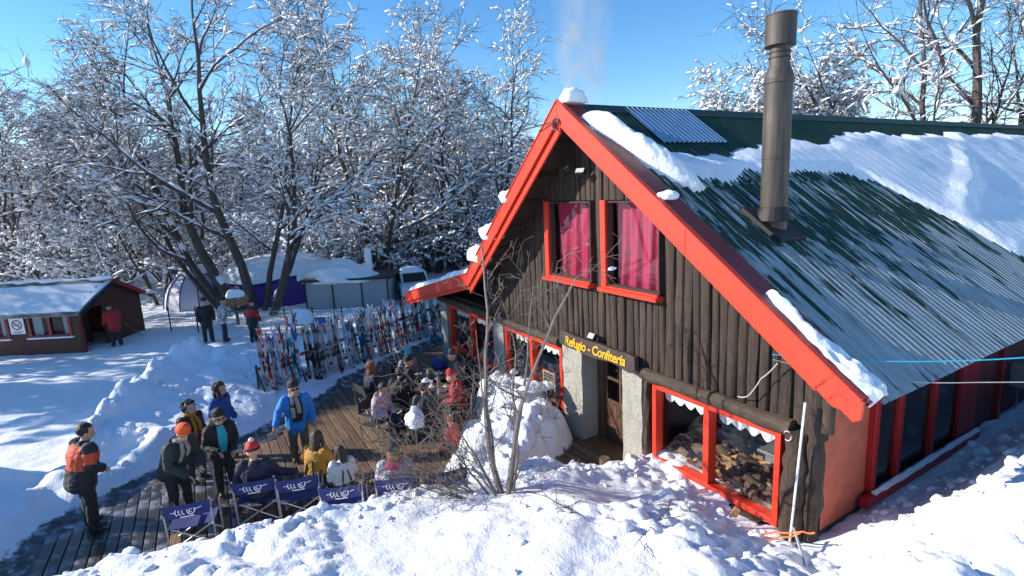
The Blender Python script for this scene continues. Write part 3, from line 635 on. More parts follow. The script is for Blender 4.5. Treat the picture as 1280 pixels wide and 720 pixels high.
# ================================================================== snow lying on the roof
def roof_snow(name, label, mask, ylo, yhi, xlo, xhi, step, zfun, normal, kind='stuff', cat='snow'):
    """mask(Y, X) -> thickness in metres; a closed lid of snow wherever it is positive"""
    ys = np.arange(ylo, yhi, step); xs = np.arange(xlo, xhi, step); Yg, Xg = np.meshgrid(ys, xs, indexing='ij'); T = mask(Yg, Xg); ok = T > .004
    Zr = zfun(Xg)+AMP*np.cos((Yg-Y0)/PIT*2*math.pi)*.55+.035; n = Vector(normal).normalized()
    T2 = np.where(ok, T, -.03)
    P = np.stack([Xg+n.x*T2, Yg+n.y*T2, Zr+n.z*T2], -1).reshape(-1, 3); nx_ = len(xs)
    i, j = np.meshgrid(np.arange(len(ys)-1), np.arange(nx_-1), indexing='ij'); a = (i*nx_+j).ravel(); F = np.stack([a, a+1, a+nx_+1, a+nx_], 1)
    okf = ok.ravel()[F].any(1); F = F[okf]; used = np.unique(F); rm = np.zeros(len(P), int); rm[used] = np.arange(len(used))
    me = np_mesh(name, P[used], rm[F], [SNOWR]); o = link(name, me); tag(o, label, cat, kind=kind); return o
zr = lambda x: RZ-SR*(x-RX)
def poly_mask(Yg, Xg, upY, upX, loY, loX, soft, nz, seed, thick, sc_=1.4):
    u = np.interp(Yg, upY, upX); l_ = np.interp(Yg, loY, loX); d = np.minimum(Xg-u, l_-Xg)/soft
    nf = (fbm(Yg*sc_, Xg*sc_*.8, seed, 5, .6)-.5)*nz
    cor = .10*np.cos((Yg-Y0)/PIT*2*math.pi)*np.exp(-np.clip(d, 0, 9))           # snow lingers in the troughs
    return thick*np.clip(d+nf-cor, -1, 1.0)
def m_main(Yg, Xg):
    T = poly_mask(Yg, Xg, [-.3, .67, 2.24, 3.4, 5, 8.24, 17, 27], [-7.4, -7.25, -7.15, -7.2, -7.5, -7.85, -7.95, -8.0], [-.3, .9, 1.5, 2.2, 3.2, 5.2, 6.0, 6.5, 7.2, 8.2, 9.5, 27], [-6.85, -6.35, -6.3, -6.55, -6.45, -6.45, -6.2, -5.3, -4.2, -3.3, -2.8, -2.8], .34, 1.9, 101, .07, 1.0)
    deep = sstep(5.5, 9, Yg); bump_ = fbm(Yg*.45, Xg*.6, 103, 4)
    ridge = np.clip(1-np.abs((Xg+5.6)-(-.9*(Yg-9)*.35)+1.1*(fbm(Yg*.5, Xg*.1, 105, 3)-.5))/.35, 0, 1)*sstep(6.5, 8, Yg)*sstep(13, 10.5, Yg)
    return np.where(T > 0, T*(1+deep*2.2*bump_)+deep*.10*ridge, T)
roof_snow('roof_snow', 'broad sheet of thin snow over the upper right roof slope', m_main, -.3, 24, -8.2, -2.75, .055, zr, (SR, 0, 1))
def m_clump(Yg, Xg):
    c = np.interp(Yg, [-.60, -.45, -.2, .1, .35, .6], [-7.9, -7.75, -7.25, -6.85, -6.6, -6.45]); w = np.interp(Yg, [-.6, -.45, -.2, .1, .35, .6], [.22, .33, .46, .46, .4, .2])
    d = 1-((Xg-c)/w)**2; T = .32*np.sqrt(np.clip(d, 0, 1))*(.75+.5*fbm(Yg*3, Xg*3, 111, 3))*np.interp(Yg, [-.62, -.5, 0, .4, .65], [.3, 1.15, 1.05, .6, 0]); return np.where(d > 0, T, -1)
roof_snow('snow_clump', 'thick rounded snow clump sagging over the front edge of the roof', m_clump, -.64, .7, -8.3, -5.9, .03, zr, (SR, 0, 1), kind='thing')
def m_edge(Yg, Xg):
    c = np.interp(Xg, [-4.25, -3.6, -2.9], [-.60, -.56, -.50]); w = np.interp(Xg, [-4.3, -4.1, -3.4, -2.95, -2.88], [.0, .10, .2, .22, .10])*(.8+.5*fbm(Xg*5, Yg*2, 121, 3)); d = 1-((Yg-c)/np.maximum(w, .001))**2
    return np.where(d > 0, .17*np.sqrt(np.clip(d, 0, 1))*(.6+.8*fbm(Yg*6, Xg*6, 123, 3)), -1)
roof_snow('snow_ridge', 'narrow ridge of snow along the lower right bargeboard', m_edge, -.78, -.2, -4.3, -2.86, .022, zr, (SR, 0, 1), kind='thing')
# loose pieces of snow: lumps built from noise-displaced spheres
def snow_lump(name, label, loc, size, seed, mat=None, group=None, parent=None, kind=None, sub=3, nz=.35):
    bm = bmesh.new(); bmesh.ops.create_icosphere(bm, subdivisions=sub, radius=1)
    for v in bm.verts:
        n1 = mnoise.noise(v.co*1.3+Vector((seed*3.1, 0, 0))); n2 = mnoise.noise(v.co*3.1+Vector((0, seed*2.3, 0))); v.co *= 1+nz*n1+nz*.5*n2
        if v.co.z < -.35: v.co.z = -.35+(v.co.z+.35)*.2
        v.co = Vector((v.co.x*size[0], v.co.y*size[1], v.co.z*size[2]))
    me = bpy.data.meshes.new(name); bm.to_mesh(me); bm.free(); me.materials.append(mat or SNOW)
    for p in me.polygons: p.use_smooth = True
    o = link(name, me, parent); o.location = loc
    if label: tag(o, label, 'snow', group, kind)
    return o
snow_lump('snow_lump', 'small pointed snow cap on the very peak of the gable', (RX+.13, FR+.25, RZ+.15), (.17, .28, .21), 3)
snow_lump('snow_lump', 'small snow lump halfway down the right bargeboard', (-5.95, FR+.16, roof_z(-5.95)+.16), (.15, .17, .10), 5)
snow_lump('snow_lump', 'upper snow lump clinging to the left bargeboard', (-10.75, FR+.10, roof_z(-10.75)+.24), (.24, .22, .20), 7)
snow_lump('snow_lump', 'larger lower snow lump clinging to the left bargeboard', (-11.75, FR+.14, roof_z(-11.75)+.22), (.42, .26, .30), 8)
snow_lump('snow_lump', 'snow lump just above the kink of the left bargeboard', (-12.45, FR+.14, roof_z(-12.45)+.2), (.5, .26, .30), 9)
def zp(x): return KZ-(KX-x)*(KZ-PZ_)/(KX-PX_)
def m_porch(Yg, Xg):
    d = np.minimum(np.minimum((Xg+18.25)/.3, (-12.9-Xg)/.3), (Yg+.74)/.12); return .26*np.sqrt(np.clip(d, -1, 1).clip(0))*(.55+.9*fbm(Xg*1.1, Yg*1.3, 131, 4))-.002
roof_snow('porch_snow', 'thick snow blanket on the low porch roof at left', m_porch, -.78, 7, -18.3, -12.85, .07, zp, (-.24, 0, 1), cat='snow')
o = bpy.data.objects['porch_snow']
# snow on the bay sill
snow_b = MB(); rr = random.Random(3); pts = [(BX+.05, yy, .83+.018*rr.random()) for yy in np.linspace(y0b, y1b, 24)]
ob = snow_b.tube(pts, [.035+.02*rr.random() for _ in pts], 7).build('sill_snow', SNOW, smooth=True); tag(ob, 'strip of snow lying on the long dark red bay sill', 'snow')
# ================================================================== sign over the door
SIGNW = log_mat('sign_wood', (.030, .018, .017), (.085, .052, .045), (1.4, 22, 22), .6)
sign = empty('sign_board', (-8.28, -.2, 2.3)); tag(sign, 'carved brown plank sign with yellow lettering above the chalet door', 'sign')
top = [(-1.20, .17), (-1.0, .19), (-.6, .155), (-.2, .15), (.2, .165), (.6, .15), (1.0, .165), (1.2, .13)]; bot = [(1.21, -.13), (1.05, -.21), (.8, -.17), (.55, -.12), (.2, -.165), (-.2, -.185), (-.6, -.15), (-.95, -.155), (-1.22, -.12)]
m = MB(); m.prism(top+bot, -.05, .06); m.build('plank', SIGNW, sign, bevel=.012)
tc_ = bpy.data.curves.new('lettering', 'FONT'); tc_.body = 'Refugio - Confitería'; tc_.size = .285; tc_.align_x = 'CENTER'; tc_.align_y = 'CENTER'; tc_.shear = .22; tc_.extrude = .006; tc_.offset = .0055; tc_.space_character = .94
to = bpy.data.objects.new('tmp_text', tc_); col.objects.link(to); dg = bpy.context.evaluated_depsgraph_get(); me = bpy.data.meshes.new_from_object(to.evaluated_get(dg)); bpy.data.objects.remove(to)
me.materials.clear(); me.materials.append(YELLOW); o = link('lettering', me, sign); o.location = (-.02, -.058, -.005); o.rotation_euler = (R(90), 0, 0); o.scale = (.92, 1.0, 1)
m = MB()
for xx in (-1.05, 1.05): m.bar((xx, .05, .0), (xx, .2, .0), .05)
m.build('bracket', LOG, sign)
def floodlight(loc, rz, tilt, label):
    e = empty('floodlight', loc, rz); tag(e, label, 'lamp'); M = Matrix.Rotation(tilt, 4, 'X')
    m = MB(); m.box((-.10, -.05, -.07), (.10, .05, .07), M); m.build('housing', BLACKM, e, bevel=.012)
    m = MB(); m.box((-.085, -.056, -.055), (.085, -.049, .055), M); m.build('lens', simple('lamp_lens', (.55, .57, .55), .2, 0, .05, 5, 0), e)
    m = MB(); m.tube([(0, 0, -.06), (0, .06, -.10), (0, .14, -.10)], .012, 6); m.build('bracket', BLACKM, e)
floodlight((-8.36, -.20, 2.56), 0, R(-35), 'small black floodlight on top of the door sign')
floodlight((-8.95, -.28, 5.98), R(-25), R(-55), 'left head of the floodlight pair under the gable peak')
floodlight((-8.55, -.26, 5.9), R(30), R(-45), 'right head of the floodlight pair under the gable peak')
# ================================================================== chalkboard by the left window
e = empty('menu_board', (-10.08, -.16, .62)); tag(e, 'wood framed chalkboard menu hanging at the left window', 'menu board')
CHALK = simple('chalk_black', (.018, .018, .02), .8)
m = MB(); m.box((-.22, -.01, .03), (.22, .01, .66)); m.build('board', CHALK, e)
m = MB(); m.box((-.25, -.02, 0), (-.21, .02, .70)); m.box((.21, -.02, 0), (.25, .02, .70)); m.box((-.21, -.018, 0), (.21, .02, .04)); m.box((-.21, -.018, .66), (.21, .02, .70)); m.build('frame', SPLIT, e)
cols_ = [simple('chalk_%d' % k, c, .9, 0, .1, 20, 0) for k, c in enumerate(((.15, .45, .75), (.75, .22, .10), (.75, .55, .2), (.6, .6, .6), (.1, .55, .6)))]
rr = random.Random(8)
for k in range(7):
    z_ = .60-k*.075; m = MB(); xx = -.18
    while xx < .15:
        w = rr.uniform(.02, .06); m.tube([(xx+w*q/4, -.013, z_+rr.uniform(-.018, .018)) for q in range(5)], .0055, 4); xx += w+.018
    m.build('chalk_line', cols_[(k*2) % 5], e)
# ================================================================== poles, straps and cables by the corner
def rope(name, pts, r, mat, label, cat, n=5, sag=0.0, seg=20):
    P = []
    for a, b in zip(pts[:-1], pts[1:]):
        a, b = Vector(a), Vector(b)
        for k in range(seg): f = k/seg; p = a.lerp(b, f); p.z -= sag*4*f*(1-f); P.append(p)
    P.append(Vector(pts[-1])); o = MB().tube(P, r, n).build(name, mat, smooth=True); tag(o, label, cat); return o
CYAN = simple('cyan_rope', (.02, .42, .62), .6, 0, .1, 9, 0); WHITE2 = simple('white_enamel', (.8, .82, .83), .35, 0, .06, 6, .03); ORANGE = simple('orange_strap', (.85, .17, .03), .6, 0, .1, 9, 0); LINE = simple('dark_cable', (.03, .028, .03), .6, 0, .1, 9, 0); PALE = simple('pale_cord', (.45, .43, .4), .7, 0, .1, 9, 0)
rope('white_pole', [(-3.86, -.22, 2.62), (-3.97, -.24, .35)], .016, WHITE2, 'upright white pole leaning against the log corner', 'pole', 8)
rope('metal_tube', [(-3.88, -.30, .78), (-3.50, -.62, .55)], .020, ALU, 'short pale metal tube slanting into the snow at the corner', 'tube', 8)
rope('blue_rope', [(-3.95, FR-.09, 3.40), (-1.2, 2.2, 3.62), (5, 9, 4.6)], .0085, CYAN, 'thin blue rope strung from the bargeboard past the roof', 'rope', sag=.16)
rope('grey_cord', [(-3.93, FR-.10, 3.34), (-2.5, .9, 3.05), (4, 7.5, 3.9)], .006, PALE, 'thin grey cord strung just below the blue rope', 'cord', sag=.10)
rope('power_cable', [(-8.55, FR-.07, 6.85), (-30, -6, 8.2), (-45, -12, 9)], .014, LINE, 'dark cable running from the gable peak towards the trees', 'cable', sag=.7)
rope('cable_coil', [(-8.5+.10*math.cos(a)-.02*a/9, FR-.09, 6.80+.11*math.sin(a)) for a in np.linspace(0, 18, 40)], .010, LINE, 'loop of dark cable hung at the gable peak', 'cable', seg=1)
rope('orange_strap', [(-4.35, -.55, .52), (-4.1, -.38, .62), (-3.72, -.34, .83), (-3.60, -.28, .86)], .014, ORANGE, 'upper orange strap tied around the poles at the corner', 'strap', sag=.02, seg=5)
rope('orange_strap', [(-4.22, -.62, .50), (-4.0, -.42, .62), (-3.75, -.36, .80)], .012, ORANGE, 'lower orange strap trailing on the snow at the corner', 'strap', sag=.03, seg=5)
rope('brown_cord', [(-4.95, -.14, 2.34), (-4.75, -.17, 2.42), (-4.55, -.17, 2.75), (-4.3, -.18, 3.05)], .009, PALE, 'loose pale cord on the logs above the right window', 'cord', sag=.02, seg=6)
rope('hook_ring', [(-4.10+.055*math.cos(a), -.19, 2.04+.07*math.sin(a)) for a in np.linspace(-2.2, 2.6, 14)], .011, PALE, 'pale hooked ring at the end of the window beam', 'hook', seg=1)
e = empty('utility_box', (-3.70, 6.9, 1.25)); tag(e, 'grey metal utility box on the shaded side wall', 'utility box')
m = MB(); m.box((-.08, -.18, 0), (.16, .18, .5)); m.build('housing', GREYM, e, bevel=.015); m = MB(); m.box((.162, -.15, .04), (.17, .15, .46)); m.build('lid', GREYM, e)
m = MB(); m.tube([(.03, 0, 0), (.03, 0, -.5)], .02, 6); m.build('conduit', GREYM, e)
e = MB(); e.box((-.05, -.07, -.03), (.05, .07, .03)); o = e.build('wood_chip', SPLIT, bevel=.01); o.location = (-4.72, -.42, .62); o.rotation_euler = (.7, .5, .4); tag(o, 'orange wooden block poking out of the snow under the right window', 'wood block')
e = MB(); e.tube([(0, 0, -.4), (0, 0, .22)], .10, 10); o = e.build('wood_stump', BARKW, smooth=True); o.location = (-7.55, -.62, .12); tag(o, 'short round wooden stump beside the doorway', 'stump')
# ================================================================== behind the right window: firewood, slatted bench, stove
pile = random.Random(21)
def wedge(L, r, seed):
    r2 = random.Random(seed); m = MB(); a0 = 0; a1 = r2.uniform(1.3, 2.4); K = 5; vs = []
    for xx in (-L/2, L/2):
        vs.append((xx, 0, 0))
        for k in range(K): a = a0+(a1-a0)*k/(K-1); vs.append((xx+r2.uniform(-.015, .015), r*math.cos(a)*r2.uniform(.9, 1.1), r*math.sin(a)*r2.uniform(.9, 1.1)))
    n = K+1; m.cur = 0; m.add(vs, [list(range(n)), list(range(n, 2*n))[::-1], [0, n, n+1, 1], [0, K, n+K, n]])
    m.cur = 1; b = len(m.v)-2*n; 
    for k in range(1, K): m.f.append([b+k, b+k+1, b+n+k+1, b+n+k]); m.m.append(1)
    return m.mesh('firewood_log', [SPLIT, BARKW])
wm_ = [wedge(pile.uniform(.26, .40), pile.uniform(.06, .11), k) for k in range(8)]
nwood = 0
for k in range(150):
    u = pile.random(); xx = -6.70+u*2.32; yy = pile.uniform(.26, 1.15); hz = .42+.34*(1-abs(u-.35)*.9)*(1.0-.35*abs(yy-.6))
    z_ = pile.uniform(.30, hz) if pile.random() < .45 else hz-.05*pile.random()
    o = link('firewood_log', pile.choice(wm_)); o.location = (xx, yy, z_); o.rotation_euler = (pile.uniform(0, 6.3), pile.uniform(-.5, .5), pile.uniform(-.9, .9)); tag(o, 'split firewood log in the heap behind the right window', 'firewood', 'firewood heap behind the right window'); nwood += 1
e = empty('slatted_shelf', (-6.15, 1.7, .0)); tag(e, 'grey slatted shelf standing behind the left pane of the right window', 'shelf')
SLAT = simple('grey_slat', (.30, .31, .32), .5, .1, .15, 6)
for k in range(9): m = MB(); m.box((-.75, -.04, .55+k*.135), (.75, .04, .60+k*.135)); o = m.build('slat', SLAT, e); o.rotation_euler = (R(-14), 0, 0)
for sx in (-.7, .0, .7): m = MB(); m.box((sx-.025, .04, 0), (sx+.025, .09, 1.8)); m.build('upright', BLACKM, e)
e = empty('stove', (-4.78, 1.5, -.12)); tag(e, 'grey iron stove with a pipe behind the right pane', 'stove')
m = MB(); m.box((-.55, -.35, .3), (.45, .35, .98)); m.build('body', GREYM, e, bevel=.03); m = MB(); m.box((-.65, -.42, .98), (.55, .42, 1.03)); m.build('top_plate', GREYM, e, bevel=.01)
m = MB(); m.tube([(.1, 0, 1.03), (.1, 0, 2.3)], .10, 14); m.build('flue', GREYM, e, smooth=True)
for sx in (-.45, .35): m = MB(); m.box((sx-.03, -.3, 0), (sx+.03, .3, .3)); m.build('leg', BLACKM, e)
# ================================================================== trees
def prisms(P0, P1, R0, R1, sides=3):
    """independent tapered prisms, vectorised"""
    P0, P1 = np.asarray(P0, float), np.asarray(P1, float); R0, R1 = np.asarray(R0, float), np.asarray(R1, float); d = P1-P0; d /= np.maximum(np.linalg.norm(d, axis=1, keepdims=True), 1e-6)
    a = np.where(np.abs(d[:, 2:3]) < .9, [[0, 0, 1.]], [[1., 0, 0]]); u = np.cross(d, a); u /= np.linalg.norm(u, axis=1, keepdims=True); v = np.cross(d, u); n = len(P0)
    rings = []
    for P, Rr in ((P0, R0), (P1, R1)):
        for k in range(sides): an = 2*math.pi*k/sides; rings.append(P+(u*math.cos(an)+v*math.sin(an))*Rr[:, None])
    V = np.stack(rings, 1).reshape(-1, 3); b = (np.arange(n)*2*sides)[:, None]
    F = np.concatenate([b+np.array([[k, (k+1) % sides, sides+(k+1) % sides, sides+k]]) for k in range(sides)], 0)
    return V, F
def spindles(P0, P1, W, Hh, rs, over=.25):
    """lumps of snow lying along the top of branch pieces (6 corners, 8 faces)"""
    P0, P1 = np.asarray(P0, float), np.asarray(P1, float); n = len(P0); D = P1-P0; L = np.linalg.norm(D, axis=1, keepdims=True); d = D/np.maximum(L, 1e-6)
    z = np.array([[0, 0, 1.]]); s = np.cross(d, z); sl = np.linalg.norm(s, axis=1, keepdims=True); s = np.where(sl > 1e-3, s/np.maximum(sl, 1e-6), [[1., 0, 0]]); u = np.cross(s, d)
    j = rs.uniform(-.2, .2, (n, 6)); M = (P0+P1)/2+D*j[:, :1]; W = W[:, None]; Hh = Hh[:, None]
    V = np.stack([P0-D*over+u*Hh*.15, P1+D*over+u*Hh*.15, M+s*W*(1+j[:, 1:2])+u*Hh*.25, M-s*W*(1+j[:, 2:3])+u*Hh*.25, M+u*Hh*(1+j[:, 3:4])+s*W*j[:, 4:5], M-u*Hh*.12], 1).reshape(-1, 3)
    b = (np.arange(n)*6)[:, None]; T = [(0, 2, 4), (2, 1, 4), (1, 3, 4), (3, 0, 4), (2, 0, 5), (1, 2, 5), (3, 1, 5), (0, 3, 5)]
    return V, np.concatenate([b+np.array([t]) for t in T], 0)
def rot_about(v, ax, a): return Matrix.Rotation(a, 3, ax) @ v
class Tree:
    def __init__(s, seed, snow=1.0, droop=.0, twig=1.0, density=1.0, maxlev=4, lean=(0, 0, 0)):
        s.r = random.Random(seed); s.rs = np.random.RandomState(seed); s.tub = []; s.seg = []; s.snow = snow; s.droop = droop; s.twig = twig; s.density = density; s.maxlev = maxlev; s.lean = Vector(lean)
    def grow(s, p, d, L, rad, lev, nseg=None):
        r = s.r; n = nseg or (10, 8, 5, 3, 1)[min(lev, 4)]; st = L/n; pts = [p.copy()]; rad1 = rad*(.22 if lev < 2 else .4); rr = [rad]
        kids = []
        for k in range(n):
            wob = (.09, .12, .15, .18, .15)[min(lev, 4)]; d = d+Vector((r.gauss(0, wob), r.gauss(0, wob), r.gauss(0, wob*.7)))
            d = d+Vector((0, 0, (.09, .03, -.02, -.06, -.05)[min(lev, 4)]-s.droop*(0, .03, .10, .16, .2)[min(lev, 4)]))+s.lean*(.05 if lev < 3 else .02); d.normalize()
            p = p+d*st; pts.append(p.copy()); f = (k+1)/n; rr.append(rad+(rad1-rad)*f)
            if lev < s.maxlev:
                f0 = (.22, .16, .10, .0)[lev]
                if f >= f0: kids.append((p.copy(), d.copy(), f, rr[-1]))
        if lev <= 1: s.tub.append((pts, rr))
        else:
            for a, b, x, y in zip(pts[:-1], pts[1:], rr[:-1], rr[1:]): s.seg.append((a, b, x, y, lev))
        if lev <= 1:
            for a, b, x, y in zip(pts[:-1], pts[1:], rr[:-1], rr[1:]): s.seg.append((a, b, x, y, -1-lev))
        if lev >= s.maxlev: return
        per = (1.15, 1.1, 1.2, .9)[lev]*s.density
        for (q, dd, f, rq) in kids:
            m = int(per)+(1 if r.random() < per % 1 else 0)
            for _ in range(m):
                ax = dd.orthogonal().normalized(); ax.rotate(Matrix.Rotation(r.uniform(0, 6.283), 3, dd)); an = r.uniform(R(24), R(58)) if lev < 2 else r.uniform(R(20), R(65)); cd = rot_about(dd, ax, an)
                if lev >= 1 and cd.z < -.35: cd.z *= .3; cd.normalize()
                cl = L*r.uniform(*((.34, .62), (.36, .62), (.38, .66), (.45, .8))[lev])*(1.12-.62*f if lev < 2 else 1)
                cr_ = min(rq*.72, rad*(.42, .42, .5, .6)[lev]*r.uniform(.7, 1.1))
                if lev == 2: cr_ = max(cr_, .010*s.twig)
                if lev == 3: cr_ = .0075*s.twig; cl = max(cl, .22*s.twig**.5)
                s.grow(q, cd, cl, cr_, lev+1)
        if lev in (0, 1) and kids:      # leader carries on as a finer branch
            q, dd, f, rq = kids[-1]; s.grow(q, dd, L*.35, rq, lev+1)
    def build(s, name, trunk_name='trunk', bark=BARK, twigm=TWIG, snowm=SNOWT, blob=.10, origin=None):
        mb = MB()
        for pts, rr in s.tub: mb.tube(pts, rr, 7 if rr[0] > .09 else 5, cap=False)
        me1 = mb.mesh(name+'_trunk', bark, smooth=True)
        fine = [q for q in s.seg if q[4] >= 2]
        V, F = prisms([tuple(q[0]) for q in fine], [tuple(q[1]) for q in fine], [q[2] for q in fine], [q[3] for q in fine]); me2 = np_mesh(name+'_crown', V, F, [twigm])
        rs = s.rs; A = np.array([tuple(q[0]) for q in s.seg]); B = np.array([tuple(q[1]) for q in s.seg]); rad = np.array([(q[2]+q[3])/2 for q in s.seg]); lev = np.array([q[4] for q in s.seg]); D = B-A; L = np.linalg.norm(D, axis=1); flat = np.sqrt(np.clip(1-(D[:, 2]/np.maximum(L, 1e-6))**2, 0, 1))
        pr = np.where(lev < 0, .9, np.where(lev == 2, .8, np.where(lev == 3, .50, .18)))*np.clip(flat*1.35-.15, .03, 1)*min(1.15, s.snow); keep = rs.uniform(size=len(L)) < pr
        keep &= flat > .34
        # patchy: whole regions of the crown hold more snow than others
        ph = np.array([mnoise.noise(Vector(a)*.33) for a in A]); keep &= rs.uniform(size=len(L)) < np.clip(.78+.75*ph, .25, 1)
        A, B, rad, lev, flat, L = A[keep], B[keep], rad[keep], lev[keep], flat[keep], L[keep]
        sz = rs.uniform(.45, 1.25, len(L))*np.where(rs.uniform(size=len(L)) < .06, 2.0, 1.0)
        W = rad*.85+blob*np.where(lev < 0, .55, np.where(lev == 2, .52, .40))*sz; Hh = (rad*.9+blob*np.where(lev < 0, .75, .62)*sz)*(.35+.65*flat)*s.snow**.5
        A2 = A+np.array([[0, 0, 1.]])*rad[:, None]*.6; B2 = B+np.array([[0, 0, 1.]])*rad[:, None]*.6
        V, F = spindles(A2, B2, W, Hh, rs); me3 = np_mesh(name+'_snow', V, F, [snowm], smooth=True)
        return me1, me2, me3
def place_tree(meshes, loc, rz, sc_, label, group=None, name='beech_tree', sz=None):
    e = empty(name, loc, rz); e.scale = (sc_, sc_, sz or sc_); tag(e, label, 'tree', group)
    for nm, me in zip(('trunk', 'crown', 'snow_load'), meshes):
        o = link(nm, me, e)
        if nm != 'trunk': o['kind'] = 'stuff'
    return e
RT = Vector((.5, .866, 0)); FW = Vector((-.866, .5, 0))
# the big fan-shaped tree behind the tents: several stems leaning left
tA = Tree(11, 1.0, .05, 1.5, .88)
for d, L, r_, off in (((-.30, -.50, 1.0), 15.0, .33, (0, 0)), ((-.62, -.80, 1.0), 14.5, .27, (-.3, -.4)), ((.0, .02, 1.0), 15.5, .29, (.3, .5)), ((-.95, -1.10, .95), 12.5, .17, (-.5, -.6)), ((.25, .40, 1.0), 13.0, .18, (.5, .9))):
    tA.grow(Vector((off[0], off[1], -.5)), Vector(d).normalized(), L, r_, 0)
mA = tA.build('fan_tree', blob=.16)
place_tree(mA, (-30.9, -5.45, H(-30.9, -5.45)), 0, .93, 'largest bare tree, several stems fanning left above the purple tents')
tB = Tree(23, 1.15, .02, 1.4, .85)
tB.grow(Vector((0, 0, -.5)), Vector((.22, .62, 1)).normalized(), 11.5, .24, 0); tB.grow(Vector((.2, .4, .8)), Vector((.30, .95, 1)).normalized(), 9.5, .15, 0)
mB = tB.build('leaning_tree', blob=.15)
place_tree(mB, (-29.2, -4.43, H(-29.2, -4.43)), 0, .93, 'snow-plastered tree leaning right out of the tent site')
# upright many-stemmed trees
def upright(seed, n, hgt, spread, snow=1.3, dens=.86, twig=1.6, blob=.185, droop=.05):
    t_ = Tree(seed, snow, droop, twig, dens); rr = random.Random(seed+1)
    for k in range(n):
        a = 6.283*k/n+rr.uniform(-.5, .5); s_ = spread*rr.uniform(.4, 1.1); t_.grow(Vector((.25*math.cos(a), .25*math.sin(a), -.5)), Vector((s_*math.cos(a), s_*math.sin(a), 1)).normalized(), hgt*rr.uniform(.8, 1.05), .018*hgt*rr.uniform(.6, 1), 0)
    return t_.build('upright_tree', blob=blob)
mC = upright(31, 4, 13.5, .38); mD = upright(37, 3, 12.5, .5, 1.35); mE = upright(43, 4, 9.0, .55, 1.3, .95, 1.4, .14, .08)
for me_, x_, y_, rz, s_, lb in ((mC, -35.0, 3.3, .4, 1.05, 'snowy tree rising just left of the porch roof tip'), (mD, -36.0, 7.6, 1.9, 1.12, 'tall snowy tree directly behind the low porch roof'), (mC, -35.5, 12.0, 3.3, 1.02, 'snowy tree touching the left bargeboard of the gable'), (mD, -45.5, 2.0, 4.2, 1.0, 'snowy tree seen between the leaning tree and the porch'),
        (mD, -51.0, -19.5, .8, 1.0, 'snowy tree at the far left edge above the hut roof'), (mE, -57.5, -16.6, 2.2, 1.5, 'snowy tree standing behind the ridge of the hut'), (mC, -51.6, -12.6, 5.3, .85, 'snowy tree rising behind the right end of the hut'), (mE, -37.5, -9.4, 1.2, .85, 'low snowy tree between the hut and the tents')):
    place_tree(me_, (x_, y_, H(x_, y_)), rz, s_, lb)
GRP = 'trees of the wood behind the yard'
rr = random.Random(77)
for k, (x_, y_) in enumerate(((-50, 9), (-49, 15.5), (-44, 18.5), (-62, -4), (-60, 4), (-66, -12), (-64, -22), (-47, -8), (-55, 1))):
    place_tree((mC, mD, mE)[k % 3], (x_, y_, H(x_, y_)), rr.uniform(0, 6.3), rr.uniform(.75, .95)*(1.15 if k % 3 == 2 else 1), 'snow-laden tree deep in the wood behind hut, tents and porch', GRP)
# right-hand trees beyond the ridge
mF = upright(51, 5, 9.5, .62, 1.7, 1.0, 1.5, .22, .12)
place_tree(mF, (-19.3, 22.5, .2), .3, 1.12, 'round snow-covered tree behind the stove pipe, above the ridge', sz=1.0)
place_tree(mF, (-20.8, 27.5, .3), 2.3, 1.0, 'smaller snow-covered tree right of the stove pipe, above the ridge', sz=1.0)
tG = Tree(61, .75, .10, 1.25, .95)
for d, L, r_ in (((.1, -.05, 1), 15, .30), ((-.35, -.75, 1), 14, .20), ((-.75, -.55, .9), 13, .18), ((.3, .5, 1), 13, .2)): tG.grow(Vector((0, 0, -.5)), Vector(d).normalized(), L, r_, 0)
mG = tG.build('spreading_tree', blob=.15)
place_tree(mG, (-11.6, 28.5, .4), 0, 1.18, 'large bare brownish tree at the upper right corner')
place_tree(mG, (-3.0, 33, .6), 2.2, 1.05, 'bare tree mostly cut off by the right edge above the roof')
for k, (x_, y_, m_) in enumerate(((-29.4, -22.6, mF), (-37, -21, mC))):
    place_tree(m_, (x_, y_, H(x_, y_)), k*2.1, 1.1, sz=1.6 if k == 0 else 1.0, label=('bare tree standing outside the left edge, before the hut', 'bare tree standing outside the left edge, behind the hut')[k])
# snow-laden undergrowth closing the view between the trunks
ug = Tree(91, 1.35, .10, 1.5, 1.0, 3)
for k in range(9):
    a = k*.7; ug.grow(Vector((.3*math.cos(a), .3*math.sin(a), -.2)), Vector((.55*math.cos(a), .55*math.sin(a), 1)).normalized(), 3.6, .05, 1)
mU = ug.build('snowy_shrub', blob=.17)
rr = random.Random(5)
for k in range(60):
    t_ = rr.uniform(34, 46); l_ = rr.uniform(-44, 8) if k > 14 else rr.uniform(-14, 10); x_ = -t_*.8656+l_*.5007; y_ = -6.9+t_*.5007+l_*.8656
    place_tree(mU, (x_, y_, H(x_, y_)), rr.uniform(0, 6.3), rr.uniform(.7, 1.35), 'low snow-laden shrub filling the gaps between the trunks', 'undergrowth of the wood', 'snowy_shrub')
